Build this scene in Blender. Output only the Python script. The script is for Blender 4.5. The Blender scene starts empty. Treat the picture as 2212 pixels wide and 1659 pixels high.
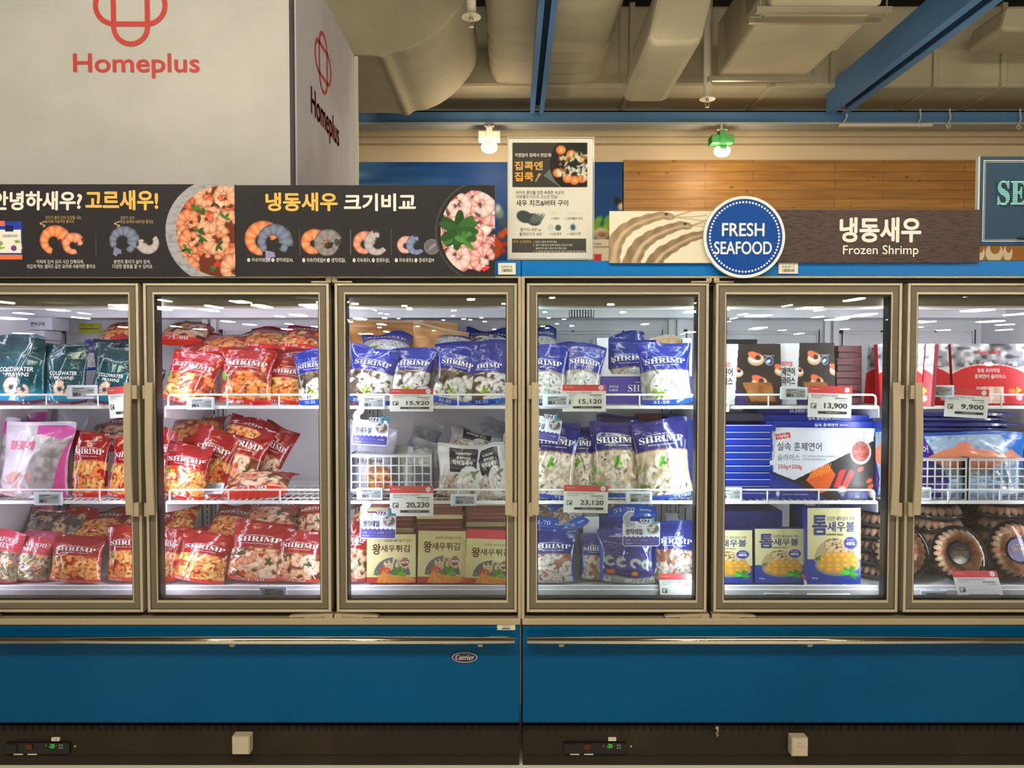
import bpy, bmesh, math, random
import numpy as np
from mathutils import Vector, Matrix
R = math.radians
sc = bpy.context.scene
COL = sc.collection
# ------------------------------------------------------------------ camera, world, light, exposure
F, D, CZ, PT = 1661.0, 3.152, 1.666, R(1.83)      # focal length in pixels, distance to the door plane, eye height, downward pitch
cam = bpy.data.cameras.new('camera'); cam.sensor_width = 36; cam.lens = 36 * F / 2212; cam.clip_end = 300
camo = bpy.data.objects.new('camera', cam); COL.objects.link(camo)
camo.location = (0, -D, CZ); camo.rotation_euler = (R(90) - PT, 0, 0); sc.camera = camo
sc.view_settings.view_transform = 'Standard'; sc.view_settings.look = 'None'
sc.view_settings.exposure = 0; sc.view_settings.gamma = 1; sc.view_settings.use_curve_mapping = False
sc.cycles.use_denoising = True; sc.cycles.max_bounces = 10; sc.cycles.transparent_max_bounces = 14
sc.cycles.diffuse_bounces = 3; sc.cycles.glossy_bounces = 3; sc.cycles.sample_clamp_indirect = 4; sc.cycles.caustics_reflective = False; sc.cycles.caustics_refractive = False
world = bpy.data.worlds.new('world'); sc.world = world; world.use_nodes = True
world.node_tree.nodes['Background'].inputs[0].default_value = (1, .86, .64, 1); world.node_tree.nodes['Background'].inputs[1].default_value = .10

def area(name, loc, rot, sx, sy, power, col):
    l = bpy.data.lights.new(name, 'AREA'); l.shape = 'RECTANGLE'; l.size = sx; l.size_y = sy; l.energy = power; l.color = col
    o = bpy.data.objects.new(name, l); COL.objects.link(o); o.location = loc; o.rotation_euler = [R(a) for a in rot]
    return o
WARM = (1, .88, .64)
for i, x in enumerate((-2.6, 0, 2.6)):            # rows of ceiling lamps over the aisle the photographer stands in
    area('aisle_lamp', (x, -3.4, 4.35), (38, 0, 0), 2.2, .5, 78, WARM)
area('opposite_shelf_fill', (0, -4.4, 4.35), (-42, 0, 0), 7, .6, 260, WARM)  # fill added to light the opposite shelving that the door glass reflects
for x in (.6, 2.9, 5.2):                        # fill lights added to brighten the wall behind the freezers
    area('wall_fill', (x, 1.6, 3.3), (80, 0, 0), 1.6, .3, 11, WARM)
area('floor_bounce_lamp', (1.8, 2.2, 2.2), (180, 0, 0), 5, 2.0, 15, WARM)
MULL = [-104 - 5, 307, 718, 1127, 1538, 1952, 2363]
TINT = [(.88, .82, 1), (.88, .82, 1), (.86, .86, 1), (.86, .98, 1), (.86, .97, 1), (.90, .93, 1), (.93, .90, 1)]
PWR = [4.5, 4.5, 4.2, 4.1, 4.2, 4.1, 4.1]
def lin(c):
    c = np.asarray(c, float) / 255.0
    return np.where(c <= .04045, c / 12.92, ((c + .055) / 1.055) ** 2.4)
def st(r, g, b):                                  # colour of a thing that shows as r, g, b under the warm shop lamps
    return tuple(np.clip(lin((r, g, b)) / np.array((.76, .68, .50)), 0, .88))
def fz(r, g, b):                                  # colour of a thing seen in the white light of the freezer
    return tuple(np.clip(lin((r, g, b)) / .86, 0, .9))
def P(px, py, y):                                 # the point at depth y seen at that pixel of the photograph
    a = (px - 1106) / F; b = (829.5 - py) / F
    dy = math.cos(PT) + b * math.sin(PT); dz = -math.sin(PT) + b * math.cos(PT)
    t = (y + D) / dy
    return Vector((a * t, y, CZ + dz * t))
def PX(px, y): return P(px, 800, y).x
def PZ(py, y): return P(1106, py, y).z
def S(y): return F / (D + y)                      # pixels per metre at depth y
for i, px in enumerate(MULL):
    x = PX(px, 0)
    for s in (-1, 1):
        if (i == 0 and s < 0) or (i == 6 and s > 0): continue
        k = min(max(i, 0), 6)
        area('freezer_tube', (x + s * .03, .075, PZ(958, .08)), (90, 0, -s * 50), .03, 1.20, PWR[i], TINT[i])
for i in range(6):                                # the lamp under the canopy of each door
    x = (PX(MULL[i], 0) + PX(MULL[i + 1], 0)) / 2
    area('freezer_canopy_tube', (x, .15, PZ(668, .15)), (28, 0, 0), .66, .03, 1.1, TINT[min(i, 5)])

# ------------------------------------------------------------------ materials
def mat(name, col, rough=.5, metal=0, spec=.5, coat=0, emit=None, estr=0, bump=0, bscale=30, alpha=None):
    m = bpy.data.materials.new(name); m.use_nodes = True; nt = m.node_tree; b = nt.nodes['Principled BSDF']
    b.inputs['Base Color'].default_value = (*col, 1); b.inputs['Roughness'].default_value = rough; b.inputs['Metallic'].default_value = metal
    b.inputs['Specular IOR Level'].default_value = spec; b.inputs['Coat Weight'].default_value = coat; b.inputs['Coat Roughness'].default_value = .08
    if emit: b.inputs['Emission Color'].default_value = (*emit, 1); b.inputs['Emission Strength'].default_value = estr
    if bump: add_bump(nt, b, bump, bscale)
    return m
def add_bump(nt, b, dist, scale, stretch=(1, 1, 1)):
    t = nt.nodes.new('ShaderNodeTexCoord'); mp = nt.nodes.new('ShaderNodeMapping'); mp.inputs['Scale'].default_value = stretch
    n = nt.nodes.new('ShaderNodeTexNoise'); n.inputs['Scale'].default_value = scale; n.inputs['Detail'].default_value = 2
    bp = nt.nodes.new('ShaderNodeBump'); bp.inputs['Distance'].default_value = dist; bp.inputs['Strength'].default_value = 1
    nt.links.new(t.outputs['Object'], mp.inputs[0]); nt.links.new(mp.outputs[0], n.inputs['Vector'])
    nt.links.new(n.outputs['Fac'], bp.inputs['Height']); nt.links.new(bp.outputs[0], b.inputs['Normal'])
def mottle(m, c2, scale=3, lo=.4, hi=.65, stretch=(1, 1, 1), rough2=None, detail=4):
    """a second colour in soft patches (stains, scuffs, uneven paint)"""
    nt = m.node_tree; b = nt.nodes['Principled BSDF']; t = nt.nodes.new('ShaderNodeTexCoord'); mp = nt.nodes.new('ShaderNodeMapping'); mp.inputs['Scale'].default_value = stretch
    n = nt.nodes.new('ShaderNodeTexNoise'); n.inputs['Scale'].default_value = scale; n.inputs['Detail'].default_value = detail
    r = nt.nodes.new('ShaderNodeValToRGB'); r.color_ramp.elements[0].position = lo; r.color_ramp.elements[1].position = hi
    r.color_ramp.elements[0].color = b.inputs['Base Color'].default_value; r.color_ramp.elements[1].color = (*c2, 1)
    nt.links.new(t.outputs['Object'], mp.inputs[0]); nt.links.new(mp.outputs[0], n.inputs['Vector']); nt.links.new(n.outputs['Fac'], r.inputs[0]); nt.links.new(r.outputs[0], b.inputs['Base Color'])
    return m
def printed(name, rough, coat=0, bump=0, bscale=30, stretch=(1, 1, 1), spec=.5):
    m = mat(name, (1, 1, 1), rough, coat=coat, spec=spec); nt = m.node_tree; b = nt.nodes['Principled BSDF']
    a = nt.nodes.new('ShaderNodeAttribute'); a.attribute_name = 'print'; nt.links.new(a.outputs['Color'], b.inputs['Base Color'])
    if bump: add_bump(nt, b, bump, bscale, stretch)
    return m
def clear(name, tint=(1, 1, 1), ior=1.45, rough=.02, haze=0, hazecol=(.8, .8, .8)):
    m = bpy.data.materials.new(name); m.use_nodes = True; nt = m.node_tree; nt.nodes.clear()
    o = nt.nodes.new('ShaderNodeOutputMaterial'); t = nt.nodes.new('ShaderNodeBsdfTransparent'); g = nt.nodes.new('ShaderNodeBsdfGlossy'); fr = nt.nodes.new('ShaderNodeFresnel'); mx = nt.nodes.new('ShaderNodeMixShader')
    t.inputs[0].default_value = (*tint, 1); g.inputs['Roughness'].default_value = rough; fr.inputs[0].default_value = ior
    nt.links.new(fr.outputs[0], mx.inputs[0]); nt.links.new(g.outputs[0], mx.inputs[2])
    if haze:
        d = nt.nodes.new('ShaderNodeBsdfDiffuse'); d.inputs[0].default_value = (*hazecol, 1); m2 = nt.nodes.new('ShaderNodeMixShader'); m2.inputs[0].default_value = haze
        nt.links.new(t.outputs[0], m2.inputs[1]); nt.links.new(d.outputs[0], m2.inputs[2]); nt.links.new(m2.outputs[0], mx.inputs[1])
    else: nt.links.new(t.outputs[0], mx.inputs[1])
    nt.links.new(mx.outputs[0], o.inputs[0]); return m

# ------------------------------------------------------------------ mesh building
class MB:
    def __init__(s): s.v = []; s.f = []; s.m = []
    def add(s, vs, fs, m=0):
        o = len(s.v); s.v.extend([tuple(p) for p in vs]); s.f.extend([tuple(i + o for i in f) for f in fs]); s.m.extend([m] * len(fs)); return s
    def box(s, x0, x1, y0, y1, z0, z1, m=0):
        if x0 > x1: x0, x1 = x1, x0
        if y0 > y1: y0, y1 = y1, y0
        if z0 > z1: z0, z1 = z1, z0
        return s.add([(x0, y0, z0), (x1, y0, z0), (x1, y1, z0), (x0, y1, z0), (x0, y0, z1), (x1, y0, z1), (x1, y1, z1), (x0, y1, z1)],
                     [(0, 3, 2, 1), (4, 5, 6, 7), (0, 1, 5, 4), (1, 2, 6, 5), (2, 3, 7, 6), (3, 0, 4, 7)], m)
    def ring(s, x0, x1, z0, z1, a, b, c, d, y0, y1, m=0):   # rectangular frame: borders a left, b right, c bottom, d top
        s.box(x0, x0 + a, y0, y1, z0, z1, m); s.box(x1 - b, x1, y0, y1, z0, z1, m)
        s.box(x0 + a, x1 - b, y0, y1, z0, z0 + c, m); s.box(x0 + a, x1 - b, y0, y1, z1 - d, z1, m); return s
    def prism(s, poly, y0, y1, m=0):                         # outline in x, z extruded along y
        n = len(poly); A = sum(poly[i][0] * poly[(i + 1) % n][1] - poly[(i + 1) % n][0] * poly[i][1] for i in range(n))
        if A < 0: poly = poly[::-1]
        vs = [(x, y0, z) for x, z in poly] + [(x, y1, z) for x, z in poly]
        return s.add(vs, [tuple(range(n)), tuple(range(2 * n - 1, n - 1, -1))] + [(i, n + i, n + (i + 1) % n, (i + 1) % n) for i in range(n)], m)
    def prismx(s, poly, x0, x1, m=0):                        # outline in y, z extruded along x
        n = len(poly); vs = [(x0, y, z) for y, z in poly] + [(x1, y, z) for y, z in poly]
        return s.add(vs, [tuple(range(n - 1, -1, -1)), tuple(range(n, 2 * n))] + [(i, (i + 1) % n, n + (i + 1) % n, n + i) for i in range(n)], m)
    def tube(s, pts, r, n=8, m=0):
        pts = [Vector(p) for p in pts]; vs = []; fs = []; k = len(pts); up = None
        for i, p in enumerate(pts):
            t = (pts[min(i + 1, k - 1)] - pts[max(i - 1, 0)]).normalized()
            if up is None: up = Vector((0, 0, 1)) if abs(t.z) < .9 else Vector((0, 1, 0))
            a = t.cross(up).normalized(); b = a.cross(t).normalized(); up = b
            for j in range(n):
                w = 2 * math.pi * j / n; vs.append(p + (a * math.cos(w) + b * math.sin(w)) * (r if not callable(r) else r(i / (k - 1))))
        for i in range(k - 1):
            for j in range(n): fs.append((i * n + j, i * n + (j + 1) % n, (i + 1) * n + (j + 1) % n, (i + 1) * n + j))
        fs.append(tuple(range(n - 1, -1, -1))); fs.append(tuple(range((k - 1) * n, k * n)))
        return s.add(vs, fs, m)
    def lathe(s, prof, n=32, m=0, c=(0, 0, 0)):              # profile of (radius, z) round the z axis
        vs = []; fs = []; k = len(prof)
        for r, z in prof:
            for j in range(n):
                w = 2 * math.pi * j / n; vs.append((c[0] + r * math.cos(w), c[1] + r * math.sin(w), c[2] + z))
        for i in range(k - 1):
            for j in range(n): fs.append((i * n + j, i * n + (j + 1) % n, (i + 1) * n + (j + 1) % n, (i + 1) * n + j))
        return s.add(vs, fs, m)
    def disc(s, cx, cz, rx, rz, y0, y1, n=40, m=0):
        return s.prism([(cx + rx * math.cos(2 * math.pi * i / n), cz + rz * math.sin(2 * math.pi * i / n)) for i in range(n)], y0, y1, m)
    def mesh(s, name, mats, smooth=False):
        me = bpy.data.meshes.new(name); me.from_pydata(s.v, [], s.f)
        for k in mats: me.materials.append(k)
        me.polygons.foreach_set('material_index', s.m)
        if smooth: me.polygons.foreach_set('use_smooth', [True] * len(s.f))
        me.update(); return me
    def build(s, name, mats, parent=None, smooth=False, bevel=0, loc=None):
        return place(name, s.mesh(name, mats if isinstance(mats, (list, tuple)) else [mats], smooth), parent, bevel, loc)
def place(name, me, parent=None, bevel=0, loc=None):
    o = bpy.data.objects.new(name, me); COL.objects.link(o); o.parent = parent
    if loc is not None: o.location = loc
    if bevel:
        b = o.modifiers.new('bevel', 'BEVEL'); b.width = bevel; b.segments = 2; b.limit_method = 'ANGLE'; b.angle_limit = R(50)
    return o
def grid(name, pos, colr=None, mats=(), smooth=True, back=None):
    """one mesh from an H x W grid of points; colr is H x W x 3 display colour 0..1 kept as the attribute 'print'"""
    h, w = pos.shape[:2]; vs = pos.reshape(-1, 3); idx = np.arange(h * w).reshape(h, w)
    q = np.stack([idx[:-1, :-1], idx[:-1, 1:], idx[1:, 1:], idx[1:, :-1]], -1).reshape(-1, 4)
    cols = None if colr is None else colr.reshape(-1, 3)
    for bp, bc in (back or []):
        bh, bw = bp.shape[:2]; bi = np.arange(bh * bw).reshape(bh, bw) + len(vs)
        q = np.concatenate([q, np.stack([bi[:-1, :-1], bi[1:, :-1], bi[1:, 1:], bi[:-1, 1:]], -1).reshape(-1, 4)])
        vs = np.concatenate([vs, bp.reshape(-1, 3)])
        if cols is not None: cols = np.concatenate([cols, bc.reshape(-1, 3)])
    me = bpy.data.meshes.new(name); me.vertices.add(len(vs)); me.vertices.foreach_set('co', vs.astype(np.float32).ravel())
    me.loops.add(q.size); me.loops.foreach_set('vertex_index', q.astype(np.int32).ravel())
    me.polygons.add(len(q)); me.polygons.foreach_set('loop_start', np.arange(0, q.size, 4, dtype=np.int32))
    me.polygons.foreach_set('use_smooth', np.full(len(q), smooth))
    me.update(calc_edges=True); me.validate()
    if cols is not None:
        a = me.color_attributes.new('print', 'FLOAT_COLOR', 'POINT')
        a.data.foreach_set('color', np.concatenate([lin(np.clip(cols, 0, 1) * 255), np.ones((len(cols), 1))], 1).astype(np.float32).ravel())
    for k in mats: me.materials.append(k)
    return me
def props(o, label=None, cat=None, group=None, kind=None):
    if label: o['label'] = label
    if cat: o['category'] = cat
    if group: o['group'] = group
    if kind: o['kind'] = kind
    return o
def thing(name, label, cat, loc=(0, 0, 0), group=None, rot=(0, 0, 0)):
    o = bpy.data.objects.new(name, None); COL.objects.link(o); o.location = loc; o.rotation_euler = [R(a) for a in rot]; o.empty_display_size = .1
    return props(o, label, cat, group)

# ------------------------------------------------------------------ writing
def style_map(t, style):
    if style == 'sans': return t
    base = {'serif': (0x1D400, 0x1D41A, 0x1D7CE), 'bi': (0x1D468, 0x1D482, 0x1D7CE), 'script': (0x1D4D0, 0x1D4EA, 0x1D7CE)}[style]; out = ''
    for ch in t:
        if 'A' <= ch <= 'Z': out += chr(base[0] + ord(ch) - 65)
        elif 'a' <= ch <= 'z': out += chr(base[1] + ord(ch) - 97)
        elif '0' <= ch <= '9': out += chr(base[2] + ord(ch) - 48)
        else: out += ch
    return out
_tc = {}
def text2d(t, style='sans', res=2):
    k = (t, style, res)
    if k not in _tc:
        c = bpy.data.curves.new('t', 'FONT'); c.body = style_map(t, style); c.size = 1; c.resolution_u = res
        o = bpy.data.objects.new('t', c); me = o.to_mesh()
        v = np.array([q.co[:2] for q in me.vertices], float).reshape(-1, 2); f = [tuple(p.vertices) for p in me.polygons]
        o.to_mesh_clear(); bpy.data.objects.remove(o); bpy.data.curves.remove(c)
        _tc[k] = (v, f)
    return _tc[k]
def write(mb, t, rect, y, m=0, style='sans', bold=0, fn=None, arch=0, shear=0, res=2, rot=0, keep=False, flip=False):
    """lettering that fills rect = (x0, x1, z0, z1); fn maps (x, z) to a point, else the plane at depth y"""
    v, f = text2d(t, style, res)
    if len(v) == 0: return
    lo, hi = v.min(0), v.max(0); x0, x1, z0, z1 = rect; sx = (x1 - x0) / (hi[0] - lo[0]); sz = (z1 - z0) / (hi[1] - lo[1])
    if keep: sx = sz = min(sx, sz)
    q = (v - lo) * (sx, sz); q[:, 0] += shear * q[:, 1]; c = np.array(((x1 - x0) / 2, (z1 - z0) / 2)); q -= c
    if flip: q[:, 0] *= -1
    q[:, 1] -= arch * ((q[:, 0] / (c[0] + 1e-9)) ** 2 - .4) * (z1 - z0)
    if rot: ca, sa = math.cos(R(rot)), math.sin(R(rot)); q = q @ np.array(((ca, sa), (-sa, ca)))
    q += c + np.array((x0, z0))
    sh = [(0, 0)]
    if bold:
        b = bold * (z1 - z0); sh = [(b * math.cos(a * math.pi / 4), b * math.sin(a * math.pi / 4)) for a in range(8)] if bold > .02 else [(-b, 0), (b, 0), (0, b), (0, -b)]
    for i, (dx, dz) in enumerate(sh):
        w = q + (dx, dz); e = y - i * 2e-5
        if fn is None: vs = [(a, e, b) for a, b in w]
        else:
            X, Y, Z = fn(w[:, 0], w[:, 1]); vs = list(zip(X, Y - .0016 - i * 2e-5, Z))
        mb.add(vs, f, m)
def pw(mb, t, px, y, m=0, **k):                              # the same, rect given as pixels of the photograph at depth y
    x0, x1, yt, yb = px; a = P(x0, yb, y); b = P(x1, yt, y); write(mb, t, (a.x, b.x, a.z, b.z), y, m, **k)

# ------------------------------------------------------------------ printing (pictures on packs and boards as vertex colours)
def vnoise(h, w, fy, fx, rng):
    g = rng.random((fy + 2, fx + 2)); y = np.linspace(0, fy, h); x = np.linspace(0, fx, w); yi = y.astype(int); xi = x.astype(int); ty = (y - yi)[:, None]; tx = (x - xi)[None]
    ty = ty * ty * (3 - 2 * ty); tx = tx * tx * (3 - 2 * tx)
    a = g[yi][:, xi]; b = g[yi][:, xi + 1]; c = g[yi + 1][:, xi]; d = g[yi + 1][:, xi + 1]
    return (a * (1 - tx) + b * tx) * (1 - ty) + (c * (1 - tx) + d * tx) * ty
class Cv:
    """a small painted sheet; x runs 0..asp, y runs 0..1 upward"""
    def __init__(s, w, h, asp, bg, seed=1):
        s.w, s.h, s.asp = w, h, asp; s.X, s.Y = np.meshgrid(np.linspace(0, asp, w), np.linspace(0, 1, h)); s.c = np.tile(np.array(bg, float) / 255, (h, w, 1)); s.rng = np.random.default_rng(seed); s.e = 1.0 / h
    def put(s, mask, col, a=1):
        col = np.array(col, float) / 255 if not isinstance(col, np.ndarray) else col
        k = (np.clip(mask, 0, 1) * a)[..., None]; s.c = s.c * (1 - k) + col * k; return s
    def ell(s, cx, cy, rx, ry, col, rot=0, a=1, soft=1, clip=None):
        ca, sa = math.cos(R(rot)), math.sin(R(rot)); x = s.X - cx; y = s.Y - cy; u = (x * ca + y * sa) / rx; v = (-x * sa + y * ca) / ry
        d = 1 - np.sqrt(u * u + v * v); m = np.clip(d * min(rx, ry) / (s.e * soft) + .5, 0, 1)
        return s.put(m if clip is None else m * clip, col, a)
    def rect(s, x0, x1, y0, y1, col, a=1): return s.put(((s.X >= x0) & (s.X <= x1) & (s.Y >= y0) & (s.Y <= y1)).astype(float), col, a)
    def poly(s, pts, col, a=1, clip=None):
        ins = np.zeros(s.X.shape, bool); n = len(pts)
        for i in range(n):
            (x0, y0), (x1, y1) = pts[i], pts[(i + 1) % n]
            if y0 == y1: continue
            c = ((y0 > s.Y) != (y1 > s.Y)) & (s.X < (x1 - x0) * (s.Y - y0) / (y1 - y0) + x0); ins ^= c
        return s.put(ins.astype(float) if clip is None else ins * clip, col, a)
    def speck(s, amt, fy=20, fx=20, clip=None):
        n = (vnoise(s.h, s.w, fy, fx, s.rng) - .5) * amt; s.c = np.clip(s.c + (n if clip is None else n * clip)[..., None], 0, 1); return s
    def shrimp(s, cx, cy, r, rot, ca, cb, span=250, w=.46, tail=None, clip=None, seg=6, edge=.38):
        x = s.X - cx; y = s.Y - cy; rad = np.hypot(x, y); th = (np.degrees(np.arctan2(y, x)) - rot) % 360; t = th / span
        th_w = r * w * np.clip(1.05 - .58 * np.clip(t, 0, 1), .2, 1) ; dd = np.abs(rad - r * .62) / th_w; m = np.clip((1 - dd) * th_w / s.e + .5, 0, 1) * (t <= 1)
        for tt, k in ((0, 1.0),):
            hx = cx + r * .62 * math.cos(R(rot)); hy = cy + r * .62 * math.sin(R(rot)); m = np.maximum(m, np.clip((r * w - np.hypot(s.X - hx, s.Y - hy)) / s.e + .5, 0, 1))
        if clip is not None: m = m * clip
        k = .5 + .5 * np.cos(t * seg * 2 * math.pi); k = .25 + .75 * k * (.4 + .6 * np.clip(dd, 0, 1))
        ca = np.array(ca, float) / 255; cb = np.array(cb, float) / 255
        colr = ca * k[..., None] + cb * (1 - k[..., None]); colr = colr * (1 - edge * np.clip(dd, 0, 1.15)[..., None] ** 4)
        s.put(m, colr)
        if tail is not None:
            a = R(rot + span); tx = cx + r * .62 * math.cos(a); ty = cy + r * .62 * math.sin(a); q = R(rot + span + 90)
            for o in (-22, 12):
                aa = q + R(o); L = r * .62; p = (tx + L * math.cos(aa), ty + L * math.sin(aa)); n = (-math.sin(aa) * r * .16, math.cos(aa) * r * .16)
                s.poly([(tx, ty), (tx + .7 * (p[0] - tx) + n[0], ty + .7 * (p[1] - ty) + n[1]), p, (tx + .7 * (p[0] - tx) - n[0], ty + .7 * (p[1] - ty) - n[1])], tail, 1, clip)
        return s
    def heap(s, n, x0, x1, y0, y1, r, pal, clip=None, tail=None, span=(190, 260), w=.54, edge=.34):
        g = s.rng
        for i in range(n):
            a, b = pal[g.integers(len(pal))]; s.shrimp(g.uniform(x0, x1), g.uniform(y0, y1), r * g.uniform(.8, 1.2), g.uniform(0, 360), a, b, g.uniform(*span), w, tail=tail if g.random() < .35 else None, clip=clip, edge=edge)
        return s
    def leaf(s, cx, cy, r, col, n=5, clip=None):
        g = s.rng
        for i in range(n): 
            a = g.uniform(0, 360); s.ell(cx + r * .5 * math.cos(R(a)), cy + r * .5 * math.sin(R(a)), r * .6, r * .25, np.array(col, float) / 255 * g.uniform(.7, 1.2), a, clip=clip)
        return s
# ------------------------------------------------------------------ the shop around the freezers
def fixed(o, kind='structure'): o['kind'] = kind; return o
def hang(mb, name, mats, root, **k):                          # a part drawn in room coordinates under a thing's empty
    o = mb.build(name, mats, root, **k)
    if root is not None and root.parent is None: o.matrix_parent_inverse = Matrix.Translation(-Vector(root.location))
    return o
WY = 4.75                                                      # the shop wall behind the freezer aisle
m_floor = mat('cream_floor_tile', st(214, 203, 172), .25, bump=.0006, bscale=4)
fixed(MB().box(-40, 40, -90, WY + .2, -.145, -.04).build('floor', m_floor))
m_ceil = mottle(mat('dark_open_ceiling', (.055, .045, .03), .9), (.02, .018, .012), 1.5)
cl = fixed(MB().box(-24, 24, -2.2, WY + .2, 5.25, 5.4).build('ceiling', m_ceil))
m_farceil = mat('painted_far_ceiling', (.30, .26, .19), .9)
fixed(MB().box(-40, 40, -90, -4.6, 4.6, 4.7).build('ceiling_far', m_farceil))
m_tube = mat('lit_tube', (1, 1, 1), .5, emit=(1, .93, .76), estr=60); m_tube.cycles.emission_sampling = 'NONE'
tb = MB(); rr = random.Random(11)
for X in (-36, -31.5, -27, -23.5, -20.5, -17.6, -14.8, -12.2, -9.6, -7.6, 8.6, 10.9, 13.2, 15.8, 18.4, 21.2, 24.6, 28, 32, 36.5):
    for k in range(12):
        if rr.random() < .38: continue
        y0 = -11 - k * 3.1 - rr.random() * 1.4; z = rr.choice((3.3, 3.6, 3.9, 4.2)); q = abs(X) / (3.15 - y0)
        if q < .13 or q > .74: continue
        tb.box(X + rr.uniform(-.5, .5), X + rr.uniform(-.5, .5) + .09, y0, y0 - 1.25, z, z + .05)
for k in range(46):                                           # round downlights over the middle of the hall
    X = rr.uniform(-8, 4.0) if k % 3 else rr.uniform(-7, -3.5); y0 = rr.uniform(-13, -42); z = rr.choice((3.3, 3.6, 3.9)); tb.lathe([(.11, 0), (.11, .05), (.001, .05)], 12, 0, (X, y0, z)); tb.lathe([(.001, 0), (.11, 0)], 12, 0, (X, y0, z))
ft = tb.build('ceiling', m_tube); fixed(ft)
m_far = mottle(mat('far_shelving', (.32, .24, .15), .8), (.10, .07, .05), 1.2, .42, .6, (1, 1, 1))
fixed(MB().box(-40, 40, -88.9, -88.7, 0, 4.6).build('wall_front', m_far))
m_opp = mottle(mat('opposite_shelving', (.46, .36, .24), .7), (.12, .10, .08), .9, .45, .62, (1, 1, 1.6))
fixed(MB().box(-9, 9, -8.2, -7.6, -.04, 1.92).build('wall_front', m_opp))

# wall behind: fascia, boards, sea print
m_cream = mat('cream_fascia_paint', (.60, .50, .34), .6); m_cream2 = mat('pale_recess_paint', (.66, .53, .36), .6)
zf = lambda py: PZ(py, WY)
fixed(MB().box(-7, 9, WY + .1, WY + .25, 0, zf(270) + .02).build('wall_back', m_cream2))
fixed(MB().box(-7, 9, WY - .10, WY + .1, zf(300), zf(284)).box(-7, 9, WY - .06, WY + .1, zf(313), zf(300)).build('trim_1', m_cream, bevel=.006))
fixed(MB().box(-7, 9, WY + .02, WY + .1, zf(350), zf(313)).build('trim_2', m_cream2))
fixed(MB().box(-7, 9, WY + .05, WY + .1, zf(284), zf(266)).build('trim_3', mat('dark_gap', (.012, .008, .005), .8)))
m_wood = mat('pine_board', (.42, .17, .035), .45); nt = m_wood.node_tree; b_ = nt.nodes['Principled BSDF']
tc = nt.nodes.new('ShaderNodeTexCoord'); mp = nt.nodes.new('ShaderNodeMapping'); mp.inputs['Rotation'].default_value = (R(-90), 0, 0); br = nt.nodes.new('ShaderNodeTexBrick')
br.offset = .37; br.inputs['Scale'].default_value = 1; br.inputs['Brick Width'].default_value = 1.32; br.inputs['Row Height'].default_value = .092; br.inputs['Mortar Size'].default_value = .0022
br.inputs['Color1'].default_value = (.48, .23, .042, 1); br.inputs['Color2'].default_value = (.38, .17, .03, 1); br.inputs['Mortar'].default_value = (.10, .035, .01, 1)
nz = nt.nodes.new('ShaderNodeTexNoise'); nz.inputs['Scale'].default_value = 1.6; nz.inputs['Detail'].default_value = 5; mp2 = nt.nodes.new('ShaderNodeMapping'); mp2.inputs['Scale'].default_value = (1.4, 1, 16)
mxx = nt.nodes.new('ShaderNodeMixRGB'); mxx.blend_type = 'MULTIPLY'; mxx.inputs[0].default_value = .8; rmp = nt.nodes.new('ShaderNodeValToRGB'); rmp.color_ramp.elements[0].position = .3; rmp.color_ramp.elements[0].color = (.62, .55, .45, 1); rmp.color_ramp.elements[1].position = .62
vor = nt.nodes.new('ShaderNodeTexVoronoi'); vor.inputs['Scale'].default_value = 4.2; mp3 = nt.nodes.new('ShaderNodeMapping'); mp3.inputs['Scale'].default_value = (1, 1, 1.9); rv = nt.nodes.new('ShaderNodeValToRGB'); rv.color_ramp.elements[0].position = .03; rv.color_ramp.elements[0].color = (.25, .14, .07, 1); rv.color_ramp.elements[1].position = .13
mx3 = nt.nodes.new('ShaderNodeMixRGB'); mx3.blend_type = 'MULTIPLY'; mx3.inputs[0].default_value = 1
for a, c in ((tc.outputs['Object'], mp.inputs[0]), (mp.outputs[0], br.inputs['Vector']), (tc.outputs['Object'], mp2.inputs[0]), (mp2.outputs[0], nz.inputs['Vector']), (nz.outputs['Fac'], rmp.inputs[0]), (br.outputs['Color'], mxx.inputs[1]), (rmp.outputs[0], mxx.inputs[2]),
             (tc.outputs['Object'], mp3.inputs[0]), (mp3.outputs[0], vor.inputs['Vector']), (vor.outputs['Distance'], rv.inputs[0]), (mxx.outputs[0], mx3.inputs[1]), (rv.outputs[0], mx3.inputs[2]), (mx3.outputs[0], b_.inputs['Base Color'])): nt.links.new(a, c)
wx = PX(1345, WY)
fixed(MB().box(0, 9 - wx, 0, .06, 0, zf(346) - 1.0).build('wall_back', m_wood, loc=(wx, WY - .01, 1.0)))

m_print = printed('matt_print', .5, spec=.2); m_gloss = printed('glossy_print', .28, spec=.4)
def sheet(name, x0, x1, z0, z1, y, cv, parent=None, thick=.004, matl=None, mside=None):
    """a printed panel with real thickness: painted front, plain sides and back"""
    X, Z = np.meshgrid(np.linspace(x0, x1, cv.w), np.linspace(z0, z1, cv.h)); pos = np.stack([X, np.full_like(X, y), Z], -1)
    e = np.array([[[x0, y, z0], [x1, y, z0]], [[x0, y, z1], [x1, y, z1]]]); bk = e.copy(); bk[..., 1] += thick; c = np.tile(cv.c.mean((0, 1)) * .6 + .2, (2, 2, 1))
    side = []
    for a, b in (((0, 0), (0, 1)), ((0, 1), (1, 1)), ((1, 1), (1, 0)), ((1, 0), (0, 0))):
        side.append((np.array([[bk[a], e[a]], [bk[b], e[b]]]), c))
    o = place(name, grid(name, pos, cv.c, [matl or m_print], False, side + [(bk, c)]), parent)
    if parent is not None and parent.parent is None: o.matrix_parent_inverse = Matrix.Translation(-Vector(parent.location))
    return o
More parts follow.
